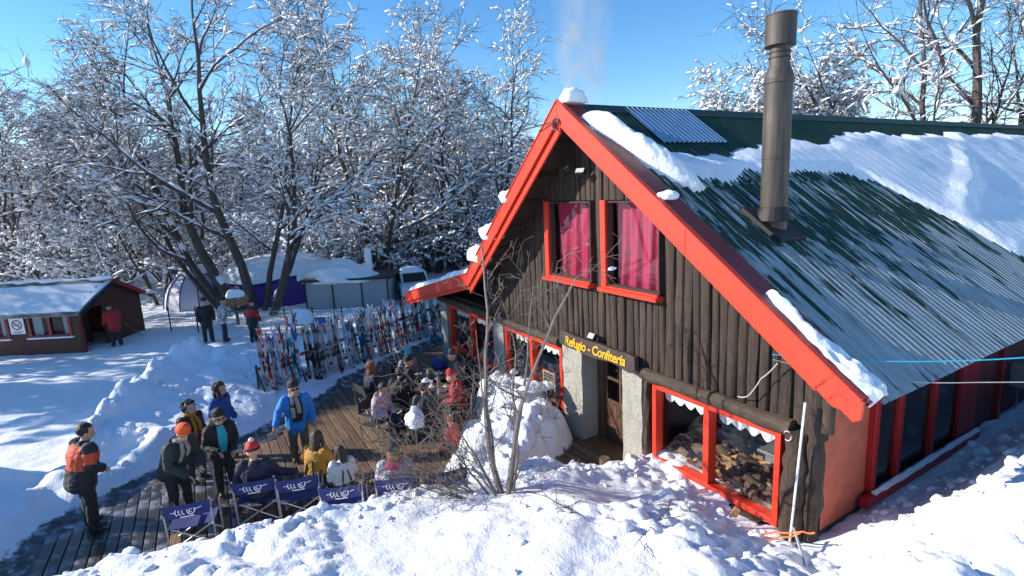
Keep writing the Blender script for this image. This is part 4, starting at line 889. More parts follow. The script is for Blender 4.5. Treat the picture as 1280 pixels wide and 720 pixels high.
# ================================================================== the hut at left
U60 = math.atan2(.866, .5)
hut = empty('ski_hut', (-26.7, -11.5, H(-26.3, -10.5)-.05), U60); tag(hut, 'low brown wooden hut with a snow-covered corrugated roof at left', 'hut')
HW = simple('hut_boards', (.085, .026, .014), .7, 0, .3, 3, .2, .01, (1, 1, 9)); HR = paint('hut_red', (.22, .012, .012)); 
def pb(lo, hi, name, mat, par, **kw): m = MB(); m.box(lo, hi); return m.build(name, mat, par, **kw)
hl, hd, hw_, hr = 6.6, 3.6, 1.82, 2.7
wl = hut
m = MB()
for a, b, c, d in ((-hl, 0, 0, .78), (-hl, 0, 1.72, hw_), (-.36, 0, .78, 1.72), (-2.86, -2.1, .78, 1.72), (-hl, -4.5, .78, 1.72)): m.box((a, 0, c), (b, .08, d))
m.box((-hl, hd-.08, 0), (0, hd, hw_)); m.box((-hl, .08, 0), (-hl+.08, hd-.08, hw_)); m.build('wall', HW, hut)
for k in range(17):      # gable boarding, with the doorway left open
    z0, z1 = k*.16, k*.16+.155; y0_, y1_ = (0, hd) if z1 <= hw_ else ((z0-hw_)/(hr-hw_)*hd/2, hd-(z0-hw_)/(hr-hw_)*hd/2)
    if z0 < 1.72: y0_ = 1.25
    if y1_-y0_ > .1: pb((-.075, y0_, z0), (.0, y1_, z1), 'board', HW, hut)
pb((-.07, 0, 0), (.01, .14, hw_), 'corner_board', HR, hut)
d_ = pb((-.9, .14, .05), (-.86, 1.25, 1.72), 'door', BLACKM, hut)
pb((-.95, .0, -.02), (-.02, hd, .02), 'floor', BLACKM, hut)
for x0, x1 in ((-2.1, -.36), (-4.5, -2.86)):
    m = MB()
    for a, b, c, d in ((x0, x0+.12, .78, 1.72), (x1-.12, x1, .78, 1.72), ((x0+x1)/2-.06, (x0+x1)/2+.06, .78, 1.72), (x0, x1, 1.64, 1.719), (x0, x1, .781, .86)): m.box((a, -.03 if b-a < .2 else -.02, c), (b, .05, d))
    w = m.build('window', HR, hut)
    pb((x0-.05, -.10, .72), (x1+.05, .02, .775), 'sill', SNOW, w)
    for a, b in ((x0+.12, (x0+x1)/2-.06), ((x0+x1)/2+.06, x1-.12)): pb((a, .03, .86), (b, .035, 1.64), 'pane', DGLASS, w)
    for a, b in ((x0+.14, x0+.50), (x1-.38, x1-.14)): pb((a, .10, .86), (b, .13, 1.64), 'curtain', LACE, w)
m = MB(); m.box((-hl+.1, 1.6, .1), (-.95, 1.65, 1.8)); m.build('partition', INT, hut)
pt = math.atan2(hr-hw_, hd/2); sl_ = math.hypot(hd/2, hr-hw_)+.42
HROOF = simple('hut_roof_sheet', (.12, .13, .14), .5, .3)
def slope(name, mat, th, z_, L, w0, w1, side):
    m = MB(); M = Matrix.Translation((0, hd/2, hr+.04)) @ Matrix.Rotation(-pt if side < 0 else pt, 4, 'X').inverted()
    s = -1 if side < 0 else 1; a, b = sorted((0*s, L*s)); m.box((w0, a, z_), (w1, b, z_+th), M); return m
slope('roof', HROOF, .05, 0, sl_, -hl-.3, .32, -1).build('roof', HROOF, hut); slope('roof', HROOF, .05, 0, sl_, -hl-.3, .32, 1).build('roof', HROOF, hut)
# corrugated snow skin and thicker snow at the ridge
nn = 80; V = []; rr = random.Random(9)
Mx = Matrix.Translation((0, hd/2, hr+.04)) @ Matrix.Rotation(pt, 4, 'X')
for k in range(9):
    for q in range(nn*4+1):
        xx = -hl-.28+(hl+.55)*q/(nn*4); yy = -.32-(sl_-.34)*k/8; V.append(Mx @ Vector((xx, yy, .062+.014*math.cos(q*math.pi/2.6)+.02*max(0, mnoise.noise(Vector((xx*.8, yy*1.1, 3))))+.004*k*(1 if k < 8 else -3))))
n_ = nn*4+1; F = [[k*n_+q, k*n_+q+1, (k+1)*n_+q+1, (k+1)*n_+q] for k in range(8) for q in range(n_-1)]
o = link('snow_skin', np_mesh('snow_skin', [tuple(v) for v in V], F, [SNOWR]), hut)
for s in (-1, 1):
    m = MB(); y0_, y1_ = (-.35, hd/2) if s < 0 else (hd/2, hd+.35); zt = hr+.03; ze = hr+.03-(hr-hw_)/(hd/2)*(hd/2+.35)
    m.add([(.30, hd/2, zt), (.30, -.35 if s < 0 else hd+.35, ze), (.30, -.35 if s < 0 else hd+.35, ze-.15), (.30, hd/2, zt-.15), (.36, hd/2, zt), (.36, -.35 if s < 0 else hd+.35, ze), (.36, -.35 if s < 0 else hd+.35, ze-.15), (.36, hd/2, zt-.15)], [(0, 1, 2, 3), (4, 7, 6, 5), (0, 4, 5, 1), (3, 2, 6, 7), (1, 5, 6, 2), (0, 3, 7, 4)]); m.build('bargeboard', DRED if s > 0 else BLACKM, hut)
m = MB(); m.tube([(-hl-.2+(hl+.4)*k/20, hd/2+.25*(k % 3-1)*.3, hr+.10) for k in range(21)], [.05+.09*rr.random() for _ in range(21)], 7); m.build('ridge_snow', SNOWR, hut, smooth=True)
snow_lump('eave_snow', None, (.34, hd+.2, hw_-.02), (.25, .35, .12), 33, parent=hut)
HUTM = hut.matrix_basis.copy()
def hutp(x, y, z): return Matrix.Translation(hut.location) @ Matrix.Rotation(U60, 4, 'Z') @ Vector((x, y, z))
p = hutp(.22, 1.75, 2.75); rope('antenna', [p, p+Vector((-.25, -.35, 1.6))], .022, WHITE2, 'thin white antenna mast leaning on the hut ridge', 'antenna', 6, seg=3)
sg = empty('smoking_sign', hutp(-2.48, -.03, .96), U60); tag(sg, 'white square no-smoking sign between the hut windows', 'sign')
pb((-.29, -.02, 0), (.29, .0, .64), 'panel', WHITEP, sg)
REDP = simple('sign_red', (.62, .03, .04), .5, 0, .05, 5, 0); BLKP = simple('sign_black', (.04, .04, .06), .5, 0, .05, 5, 0)
m = MB(); K = 28
for k in range(K):
    a, b = 6.283*k/K, 6.283*(k+1)/K; vs = []
    for yy in (-.026, -.018):
        for an in (a, b):
            for r_ in (.165, .205): vs.append((r_*math.cos(an), yy, .37+r_*math.sin(an)))
    m.add(vs, [(0, 1, 3, 2), (4, 6, 7, 5), (1, 5, 7, 3), (0, 2, 6, 4)])
m.build('prohibition_ring', BLKP, sg); m = MB(); m.bar((-.12, -.0285, .49), (.12, -.0285, .25), .045, .006, (0, 1, 0)); m.build('prohibition_bar', REDP, sg)
m = MB(); m.box((-.13, -.025, .345), (.09, -.0195, .39)); m.tube([(.10, -.0225, .38), (.12, -.0225, .42), (.10, -.0225, .46)], .009, 4); m.build('cigarette', REDP, sg)
m = MB(); m.box((-.20, -.024, .08), (.20, -.019, .10)); m.box((-.15, -.024, .04), (.15, -.019, .06)); m.build('caption', BLKP, sg)
# broom leaning by the hut
p = hutp(.55, 2.35, 0); rope('broom_handle', [p+Vector((-.25, -.5, .75)), p+Vector((.1, .15, .08))], .02, SPLIT, 'pale broom handle leaning against the hut gable', 'broom', 6, seg=2)
# ================================================================== dome tents
PURP = fabric('purple_tent', (.075, .035, .24), 40, 2, .6, .2); TENTW = fabric('pale_tent', (.62, .58, .66), 40, 2, .6, .1)
def dome(name, loc, rx, ry, rz_, seed, label, snowlab, door=True, whites=(1, 4), snow_frac=.52, rot=0):
    e = empty(name, loc, rot); tag(e, label, 'tent'); N = 12; K = 8
    for s in range(N):
        m = MB(); vs = []
        for k in range(K+1):
            th = (math.pi/2)*k/K
            for q in range(4):
                a = 6.2832*(s+q/3)/N; bul = 1-.05*math.sin(math.pi*q/3)+.0; r_ = math.cos(th)**.9*bul; vs.append((rx*r_*math.cos(a), ry*r_*math.sin(a), rz_*math.sin(th)))
        m.add(vs, [[k*4+q, k*4+q+1, k*4+5+q, k*4+4+q] for k in range(K) for q in range(3)]); m.build('panel', TENTW if s in whites else PURP, e, smooth=True)
    for s in range(N):
        a = 6.2832*s/N; m = MB(); m.tube([(rx*1.01*math.cos(t_)**.9*math.cos(a), ry*1.01*math.cos(t_)**.9*math.sin(a), rz_*1.01*math.sin(t_)) for t_ in np.linspace(0, 1.5, 9)], .03, 5); m.build('pole_sleeve', PURP, e)
    # snow cover
    V = []; NN = 48; KK = 12
    for k in range(KK+1):
        for q in range(NN):
            a = 6.2832*q/NN; edge = snow_frac*(1+.35*mnoise.noise(Vector((math.cos(a)*1.5, math.sin(a)*1.5, seed)))); th = math.pi/2-(math.pi/2*edge)*k/KK; thk = 1.02+.07*(1-(k/KK)**4)*(1+.8*mnoise.noise(Vector((math.cos(a)*3*math.cos(th), math.sin(a)*3*math.cos(th), seed+2)))); r_ = math.cos(th)**.9
            V.append((rx*r_*math.cos(a)*thk, ry*r_*math.sin(a)*thk, rz_*math.sin(th)*thk))
    F = [[k*NN+q, (k+1)*NN+q, (k+1)*NN+(q+1) % NN, k*NN+(q+1) % NN] for k in range(KK) for q in range(NN)]
    link('snow_cover', np_mesh('snow_cover', V, F, [SNOW]), e)
    return e
dome('dome_tent', (-34.7, -3.0, H(-34.7, -3)-.1), 4.0, 4.0, 2.45, 1, 'big purple dome tent capped with snow behind the trees', '', whites=(2, 8), rot=.4, snow_frac=.62)
dome('dome_tent', (-35.2, -7.3, H(-35.2, -7.3)-.1), 1.9, 1.9, 2.2, 2, 'smaller white and purple tent left of the big dome', '', whites=(0, 1, 9, 10, 11), snow_frac=.35, rot=-.6)
# shelter with snowy roof right of the tents
sh = empty('canvas_shelter', (-27.6, -.6, H(-27.6, -.6)-.1), U60); tag(sh, 'grey canvas shelter with a dark roof edge and heaped snow', 'shelter')
CANV = fabric('grey_canvas', (.30, .31, .33), 30, 2, .7, .15)
pb((-2.3, 0, 0), (2.0, .05, 1.55), 'wall', CANV, sh); pb((-2.3, .05, 0), (-2.25, 2.4, 1.55), 'wall', CANV, sh); pb((1.95, .05, 0), (2.0, 2.4, 1.55), 'wall', CANV, sh)
pb((-2.5, -.25, 1.56), (2.2, 2.6, 1.66), 'roof', BLACKM, sh)
for xx in (-2.3, -.9, .6, 1.95): pb((xx-.03, -.05, 0), (xx+.03, -.002, 1.56), 'post', BLACKM, sh)
snow_lump('roof_snow_heap', None, (-.9, .95, 1.70), (1.9, 1.45, .75), 12, parent=sh, sub=4)
bb = empty('blue_bench', (-23.4, -3.4, H(-23.4, -3.4)), U60); tag(bb, 'low blue trestle board with a dome of snow on it', 'bench')
BLUEP = simple('blue_board', (.02, .10, .34), .5); pb((-.9, -.3, .42), (.75, .3, .62), 'board', BLUEP, bb, bevel=.01)
for xx in (-.7, .55): pb((xx-.04, -.2, 0), (xx+.04, .2, .42), 'leg', BLUEP, bb)
snow_lump('snow_heap', 'dome of snow heaped on the blue trestle board', Vector(bb.location)+Vector((-.15, -.25, .66)), (.62, .5, .42), 15, sub=3)
cr8 = empty('crate_on_post', (-27.6, -5.9, H(-27.6, -5.9)), U60+.2); tag(cr8, 'pale wooden crate with snow on a post by the trees', 'crate')
pb((-.5, -.3, .95), (.5, .3, 1.35), 'crate', SPLIT, cr8, bevel=.02); pb((-.06, -.06, 0), (.06, .06, .95), 'post', BARK, cr8); snow_lump('snow_top', None, (0, 0, 1.38), (.48, .3, .3), 18, parent=cr8)
# net fence
def wnet(a, b, h, label, post_n):
    e = empty('net_fence', a, 0); tag(e, label, 'fence'); A = Vector((0, 0, 0)); B = Vector((b[0]-a[0], b[1]-a[1], b[2]-a[2])); m = MB(); n = int(B.length/.13)
    for k in range(n+1): p = A.lerp(B, k/n); m.bar(p+Vector((0, 0, .1)), p+Vector((0, 0, h)), .012)
    for k in range(int(h/.12)): z = Vector((0, 0, .1+k*.12)); m.bar(A+z, B+z, .012)
    m.build('netting', GREYM, e)
    for k in range(post_n): p = A.lerp(B, k/(post_n-1)); q = MB(); q.tube([p-Vector((0, 0, .4)), p+Vector((0, 0, h+.12))], .03, 6); q.build('post', BARK, e)
for a, b, lb in (((-28.3, -8.6), (-25.6, -5.4), 'thin net fence behind the two people, left stretch'), ((-25.5, -5.2), (-22.5, -2.2), 'thin net fence behind the ski rack, right stretch')):
    wnet((a[0], a[1], H(*a)), (b[0], b[1], H(*b)), 1.05, lb, 4)
# snow-plastered post
m = MB(); rr = random.Random(4); m.tube([(rr.uniform(-.03, .03), rr.uniform(-.03, .03), z_) for z_ in np.linspace(-.3, 3.0, 12)], [.15+.05*rr.random() for _ in range(12)], 9); o = m.build('snowy_post', SNOWT, smooth=True); o.location = (-28, .6, H(-28, .6)); tag(o, 'white snow-plastered post beyond the ski rack', 'post')
# parked car
def car(loc, rz, label):
    e = empty('parked_car', loc, rz); tag(e, label, 'car'); CP = simple('car_white', (.62, .66, .70), .3, .1, .05, 4, 0); TY = simple('tyre', (.02, .02, .02), .8)
    prof = [(-2.1, .35), (-2.1, .80), (-1.95, .95), (-1.0, 1.02), (1.7, 1.0), (2.05, .92), (2.1, .6), (2.1, .35)]; m = MB(); m.prism(prof, -.82, .82, 'y'); m.build('body', CP, e, bevel=.05)
    cab = [(-1.05, 1.0), (-.45, 1.5), (1.15, 1.52), (1.75, 1.0)]; m = MB(); m.prism(cab, -.72, .72, 'y'); m.build('cabin', CP, e, bevel=.05)
    m = MB(); m.add([(-1.03, -.62, 1.04), (-1.03, .62, 1.04), (-.50, .58, 1.45), (-.50, -.58, 1.45)], [(0, 1, 2, 3)]); o = m.build('windscreen', BLACKM, e); o.location = (-.03, 0, .01)
    m = MB(); m.add([(1.72, -.62, 1.06), (1.72, .62, 1.06), (1.2, .58, 1.46), (1.2, -.58, 1.46)], [(0, 1, 2, 3)]); o = m.build('rear_window', BLACKM, e); o.location = (.03, 0, .01)
    for s in (-1, 1):
        for a, b in ((-.75, .2), (.28, 1.3)): m = MB(); m.add([(a, s*.745, 1.04), (b, s*.745, 1.04), (b-.1 if a > 0 else b, s*.735, 1.44), (a+.35 if a < 0 else a, s*.735, 1.44)], [(0, 1, 2, 3)]); m.build('side_window', BLACKM, e)
        for xx in (-1.3, 1.3): m = MB(); m.lathe([(.18, -.1), (.32, -.1), (.32, .1), (.18, .1)], (0, 0, 0), 16, Matrix.Rotation(R(90), 3, 'X')); w = m.build('wheel', TY, e); w.location = (xx, s*.75, .32)
        m = MB(); m.box((-2.13, s*.6-.16, .66), (-2.08, s*.6+.16, .80)); m.build('headlight', GLASS, e)
    snow_lump('roof_snow', None, (.35, 0, 1.52), (.85, .66, .22), 25, parent=e)
car((-28.6, 3.0, H(-28.6, 3.0)), math.atan2(.5, -.866)+R(200), 'pale car with snow on its roof parked beyond the skis')
# ================================================================== ski rack
RA, RB = Vector((-15.75, -6.05, .12)), Vector((-20.6, 2.0, .10)); rd = (RB-RA).normalized(); rn = Vector((rd.y, -rd.x, 0)); rn = rn if rn.dot(Vector((1, -.3, 0))) > 0 else -rn
rack = empty('ski_rack', RA); tag(rack, 'long red and white rail rack holding the rows of skis', 'ski rack')
RL = (RB-RA).length; RW = paint('rack_red', (.5, .03, .03)); 
for z_, mt in ((.34, RW), (.46, WHITEP), (.98, RW)):
    for s in (-.05, .05): m = MB(); m.bar(Vector((0, 0, z_))+rn*s, rd*RL+Vector((0, 0, z_))+rn*s, .04, .05); m.build('rail', mt, rack)
for k in range(8):
    p = rd*(RL*k/7); m = MB(); m.bar(p+Vector((0, 0, -.3)), p+Vector((0, 0, 1.1)), .06); m.build('post', BARK, rack); m = MB(); m.bar(p+rn*.45+Vector((0, 0, -.2)), p+Vector((0, 0, .95)), .04); m.build('strut', BARK, rack)
def ski_mat(name, c1, c2, sc_):
    t = NT(name); v = t.coords(); sep = t.n('ShaderNodeSeparateXYZ'); t.l(v, sep.inputs[0]); w = t.n('ShaderNodeTexNoise'); w.inputs['Scale'].default_value = sc_; w.inputs['Detail'].default_value = 1.5
    mp = t.n('ShaderNodeMapping'); mp.inputs['Scale'].default_value = (3, 1, 1); t.l(v, mp.inputs[0]); t.l(mp.outputs[0], w.inputs['Vector']); t.base(t.ramp(w.outputs['Fac'], [(.47, c1), (.5, c2)], 'CONSTANT')); t.rough(.3); return t.m
SKI = [('red and white', ski_mat('ski_red_white', (.60, .02, .025), (.75, .75, .75), 3)), ('black and grey', ski_mat('ski_black', (.02, .02, .022), (.30, .31, .33), 2.6)), ('white and blue', ski_mat('ski_blue', (.72, .73, .75), (.03, .13, .45), 2.4)), ('teal tipped', ski_mat('ski_teal', (.03, .34, .42), (.70, .72, .72), 2.2)),
       ('plain white', ski_mat('ski_white', (.72, .72, .72), (.45, .46, .48), 3.4)), ('black and red', ski_mat('ski_black_red', (.02, .02, .02), (.55, .03, .03), 3.3)), ('silver grey', ski_mat('ski_silver', (.42, .43, .45), (.14, .14, .15), 2.1)), ('yellow and black', ski_mat('ski_yellow', (.62, .42, .04), (.03, .03, .03), 2.0))]
BIND = [simple('binding_black', (.02, .02, .022), .4, 0, .1, 9, 0), simple('binding_red', (.5, .03, .03), .4, 0, .1, 9, 0), simple('binding_white', (.65, .65, .65), .4, 0, .1, 9, 0)]
def ski_mesh(L, w, mat):
    m = MB(); prof = []; n = 14
    for k in range(n+1):
        f = k/n; z_ = L*f; y_ = .045*max(0, (f-.86)/.14)**2*2+.012*math.sin(math.pi*f); ww = w*(.5-.10*math.sin(math.pi*f)*1.0)*(1 if f < .93 else math.sqrt(max(.02, 1-((f-.93)/.075)**2)))
        prof.append((y_, z_, max(ww, .006)))
    vs = []
    for y_, z_, ww in prof: vs += [(-ww, y_, z_), (ww, y_, z_), (ww, y_+.014, z_), (-ww, y_+.014, z_)]
    fs = [[k*4+q, k*4+(q+1) % 4, k*4+4+(q+1) % 4, k*4+4+q] for k in range(n) for q in range(4)]+[[0, 1, 2, 3], [n*4+q for q in range(4)][::-1]]
    m.add(vs, fs); return m.mesh('ski', mat)
skis = [[ski_mesh(L, .074, mt) for L in (1.58, 1.72, 1.85)] for _, mt in SKI]
def bind_mesh(mt): m = MB(); m.box((-.028, .014, .62), (.028, .06, .71)); m.box((-.025, .014, .82), (.025, .05, .90)); m.box((-.025, .014, .68), (.025, .028, .80)); return m.mesh('binding', mt)
binds = [bind_mesh(b) for b in BIND]
rr = random.Random(40); npair = 0; d_ = .05
while d_ < RL:
    for side in (1, -1):
        if rr.random() < (.16 if side > 0 else .62): continue
        c = rr.choices(range(8), (3, 4, 3, 3, 9, 2, 7, 1))[0]; L = rr.randrange(3); p = RA+rd*(d_+rr.uniform(-.02, .02))+rn*side*rr.uniform(.20, .34); p.z = H(p.x, p.y)-.05
        face = math.atan2(rn.y, rn.x)+math.pi/2+(0 if side > 0 else math.pi)+rr.uniform(-.35, .35)
        e = empty('ski_pair', p, face); e.rotation_euler = (-R(rr.uniform(6, 12)) , R(rr.gauss(0, 2.2)), face); tag(e, 'pair of %s skis standing upright in the outdoor rack' % SKI[c][0], 'skis', 'skis standing in the rack')
        for q in (0, 1):
            s = link('ski', skis[c][L], e); s.location = (0, -.012 if q == 0 else .012+.0, 0); s.rotation_euler = (R(1.2) if q else R(-1.2), 0, math.pi if q == 0 else 0); s.location.x = rr.uniform(-.02, .02); b = link('binding', binds[(0, 0, 2, 0, 0, 1, 0, 0)[c]], s)
        npair += 1
    d_ += rr.uniform(.085, .135)
pm_ = MB(); pm_.tube([(0, 0, 0), (0, 0, 1.15)], .008, 5); pm_ = pm_.mesh('shaft', ALU); gm = MB(); gm.lathe([(.018, 1.02), (.022, 1.06), (.016, 1.16), (.024, 1.17), (.012, 1.19)], n=6); gm = gm.mesh('grip', BLACKM); bk = MB(); bk.lathe([(.008, .06), (.045, .075), (.045, .085), (.008, .09)], n=8); bk = bk.mesh('basket', BLACKM)
for k in range(44):
    d_ = rr.uniform(0, RL); p = RA+rd*d_+rn*rr.uniform(.1, .42)*rr.choice((1, 1, -1)); p.z = H(p.x, p.y)-.05; e = empty('ski_pole', p, rr.uniform(0, 6)); e.rotation_euler = (rr.gauss(0, .10), rr.gauss(0, .10), 0); tag(e, 'thin grey ski pole stuck upright along the ski rack', 'ski pole', 'ski poles along the rack')
    for nm, me_ in (('shaft', pm_), ('grip', gm), ('basket', bk)): link(nm, me_, e)
for k, (d_, c, lb) in enumerate(((6.9, 1, 'tall black snowboard among the skis'), (7.35, 1, 'second tall black snowboard beside the first'), (8.7, 1, 'black snowboard at the porch end of the ski rack'))):
    p = RA+rd*d_+rn*.05; m = MB(); n = 12; vs = []
    for q in range(n+1): f = q/n; w = .14*math.sqrt(max(.03, 1-(2*f-1)**6)); vs += [(-w, 0, 1.95*f), (w, 0, 1.95*f), (w, .015, 1.95*f), (-w, .015, 1.95*f)]
    m.add(vs, [[q*4+z, q*4+(z+1) % 4, q*4+4+(z+1) % 4, q*4+4+z] for q in range(n) for z in range(4)]+[[0, 1, 2, 3], [n*4+z for z in range(4)][::-1]]); o = m.build('snowboard', BLACKM); o.location = (p.x, p.y, H(p.x, p.y)); o.rotation_euler = (0, 0, math.atan2(rn.y, rn.x)+math.pi/2+.2*k); tag(o, lb, 'snowboard')
# ================================================================== people
def face(a, b): D = RT*a+FW*b; return math.atan2(-D.x, D.y)
def etube(mb, pts, rad, n=12):
    """elliptical tube whose wide axis stays on X; rounded ends"""
    pts = [Vector(p) for p in pts]; vs = []; X_ = Vector((1, 0, 0)); rings = []
    d0 = (pts[1]-pts[0]).normalized(); d1 = (pts[-1]-pts[-2]).normalized()
    rings.append((pts[0]-d0*min(rad[0])*.45, (rad[0][0]*.55, rad[0][1]*.55))); rings += list(zip(pts, rad)); rings.append((pts[-1]+d1*min(rad[-1])*.45, (rad[-1][0]*.55, rad[-1][1]*.55)))
    for i, (p, (rx, ry)) in enumerate(rings):
        d = (rings[min(i+1, len(rings)-1)][0]-rings[max(i-1, 0)][0]).normalized(); y = d.cross(X_); y = y.normalized() if y.length > .05 else Vector((0, 1, 0)); x = y.cross(d).normalized()
        for k in range(n): a = 6.28318*k/n; vs.append(p+x*rx*math.cos(a)+y*ry*math.sin(a))
    m = len(rings); fs = [[i*n+k, i*n+(k+1) % n, (i+1)*n+(k+1) % n, (i+1)*n+k] for i in range(m-1) for k in range(n)]+[list(range(n))[::-1], [(m-1)*n+k for k in range(n)]]
    mb.add(vs, fs)
def ctube(mb, pts, rad, n=9):
    pts = [Vector(p) for p in pts]; d0 = (pts[1]-pts[0]).normalized(); d1 = (pts[-1]-pts[-2]).normalized()
    P = [pts[0]-d0*rad[0]*.9, pts[0]-d0*rad[0]*.5]+pts+[pts[-1]+d1*rad[-1]*.5, pts[-1]+d1*rad[-1]*.9]; mb.tube(P, [rad[0]*.4, rad[0]*.86]+list(rad)+[rad[-1]*.86, rad[-1]*.4], n)
TS = bpy.data.scenes.new('workbench')        # an empty scene to melt body shapes in, so the yard is not re-evaluated each time
def ts_graph(): vl = TS.view_layers[0]; vl.update(); return vl.depsgraph
def remesh(mb, vox, it=4):
    me = mb.mesh('tmp', []); o = bpy.data.objects.new('tmp', me); TS.collection.objects.link(o); r = o.modifiers.new('r', 'REMESH'); r.mode = 'VOXEL'; r.voxel_size = vox; s = o.modifiers.new('s', 'SMOOTH'); s.factor = .5; s.iterations = it
    out = bpy.data.meshes.new_from_object(o.evaluated_get(ts_graph())); bpy.data.objects.remove(o); bpy.data.meshes.remove(me)
    for p in out.polygons: p.use_smooth = True
    return out
def disp(me, fn):
    n = len(me.vertices); co = np.empty(n*3, np.float32); nr = np.empty(n*3, np.float32); me.vertices.foreach_get('co', co); me.vertices.foreach_get('normal', nr); co = co.reshape(-1, 3); nr = nr.reshape(-1, 3)
    d = np.array([fn(Vector(c)) for c in co.tolist()], np.float32); co += nr*d[:, None]; me.vertices.foreach_set('co', co.ravel()); me.update()
def ball(mb, c, r, n=10, k=7):
    c = Vector(c); r = Vector(r) if not isinstance(r, (int, float)) else Vector((r, r, r)); vs = []
    for i in range(1, k):
        th = math.pi*i/k
        for q in range(n): a = 6.28318*q/n; vs.append(c+Vector((r.x*math.sin(th)*math.cos(a), r.y*math.sin(th)*math.sin(a), -r.z*math.cos(th))))
    fs = [[i*n+q, i*n+(q+1) % n, (i+1)*n+(q+1) % n, (i+1)*n+q] for i in range(k-2) for q in range(n)]; b = len(vs); vs += [c-Vector((0, 0, r.z)), c+Vector((0, 0, r.z))]
    fs += [[b, (q+1) % n, q] for q in range(n)]+[[b+1, (k-2)*n+q, (k-2)*n+(q+1) % n] for q in range(n)]; mb.add(vs, fs)
def hand_mesh(side):
    """local: wrist at origin, fingers along +Y, palm facing -Z; a relaxed curl"""
    mb = MB(); etube(mb, [(0, 0, 0), (0, .05, 0), (0, .09, -.005)], [(.028, .018), (.040, .018), (.040, .015)], 10)
    for k, (x, L) in enumerate(((-.032, .062), (-.011, .075), (.011, .070), (.031, .054))):
        x *= side; ctube(mb, [(x, .085, -.004), (x*1.08, .085+L*.45, -.012), (x*1.08, .085+L*.8, -.034), (x*1.05, .085+L*.95, -.055)], [.0095, .009, .0082, .0072], 7)
    ctube(mb, [(-.025*side, .025, -.004), (-.055*side, .055, -.014), (-.058*side, .085, -.028)], [.012, .0105, .009], 7)
    return remesh(mb, .0065, 2)
HANDS = {s: hand_mesh(s) for s in (-1, 1)}
JACK = {}
def cloth(key, c=None):
    if key not in JACK: JACK[key] = fabric(key, c, 45, 7, .72, .16, .7)
    return JACK[key]
def pattern(key, cols, sc_=9):
    if key in JACK: return JACK[key]
    t = NT(key); n = t.noise(t.coords(), sc_, 1.5, .5, .8); k = len(cols); st = [(.30+.40*i/k if i else 0, c) for i, c in enumerate(cols)]; t.base(t.ramp(n, st, 'CONSTANT')); t.rough(.75); t.bump(t.noise(t.coords(), 7, 3), .5, .04); JACK[key] = t.m; return t.m
cloth('black_jacket', (.014, .014, .016)); cloth('orange_jacket', (.62, .075, .02)); cloth('dark_green', (.022, .034, .030)); cloth('maroon', (.045, .012, .025)); cloth('royal_blue', (.015, .085, .34)); cloth('bright_blue', (.015, .22, .62)); cloth('navy_jacket', (.012, .016, .04)); cloth('mustard', (.42, .20, .015)); cloth('offwhite', (.62, .62, .60)); cloth('grey_jacket', (.26, .26, .26)); cloth('red_jacket', (.40, .012, .018)); cloth('teal', (.02, .42, .46)); cloth('charcoal', (.045, .045, .05)); cloth('scarf_grey', (.30, .28, .26)); cloth('fur', (.20, .13, .075)); cloth('hat_orange', (.80, .10, .01)); cloth('hat_red', (.55, .035, .03)); cloth('magenta', (.5, .02, .12)); cloth('khaki', (.10, .085, .06)); cloth('cream', (.70, .62, .45))
pattern('camo_jacket', ((.02, .02, .03), (.55, .57, .62), (.06, .07, .10), (.70, .72, .74), (.03, .03, .05)), 8); pattern('bright_print', ((.03, .30, .42), (.70, .72, .74), (.55, .04, .20), (.70, .70, .72), (.04, .38, .50), (.62, .30, .42)), 10); pattern('pale_print', ((.60, .56, .60), (.13, .12, .14), (.62, .58, .62), (.52, .18, .26), (.60, .55, .60), (.30, .32, .50)), 9)
LENS = simple('dark_lens', (.01, .01, .012), .12, 0, .05, 5, 0); LIP = simple('lip', (.35, .10, .09), .5, 0, .05, 5, 0); EYE = simple('eye_dark', (.03, .02, .018), .3, 0, .05, 5, 0)
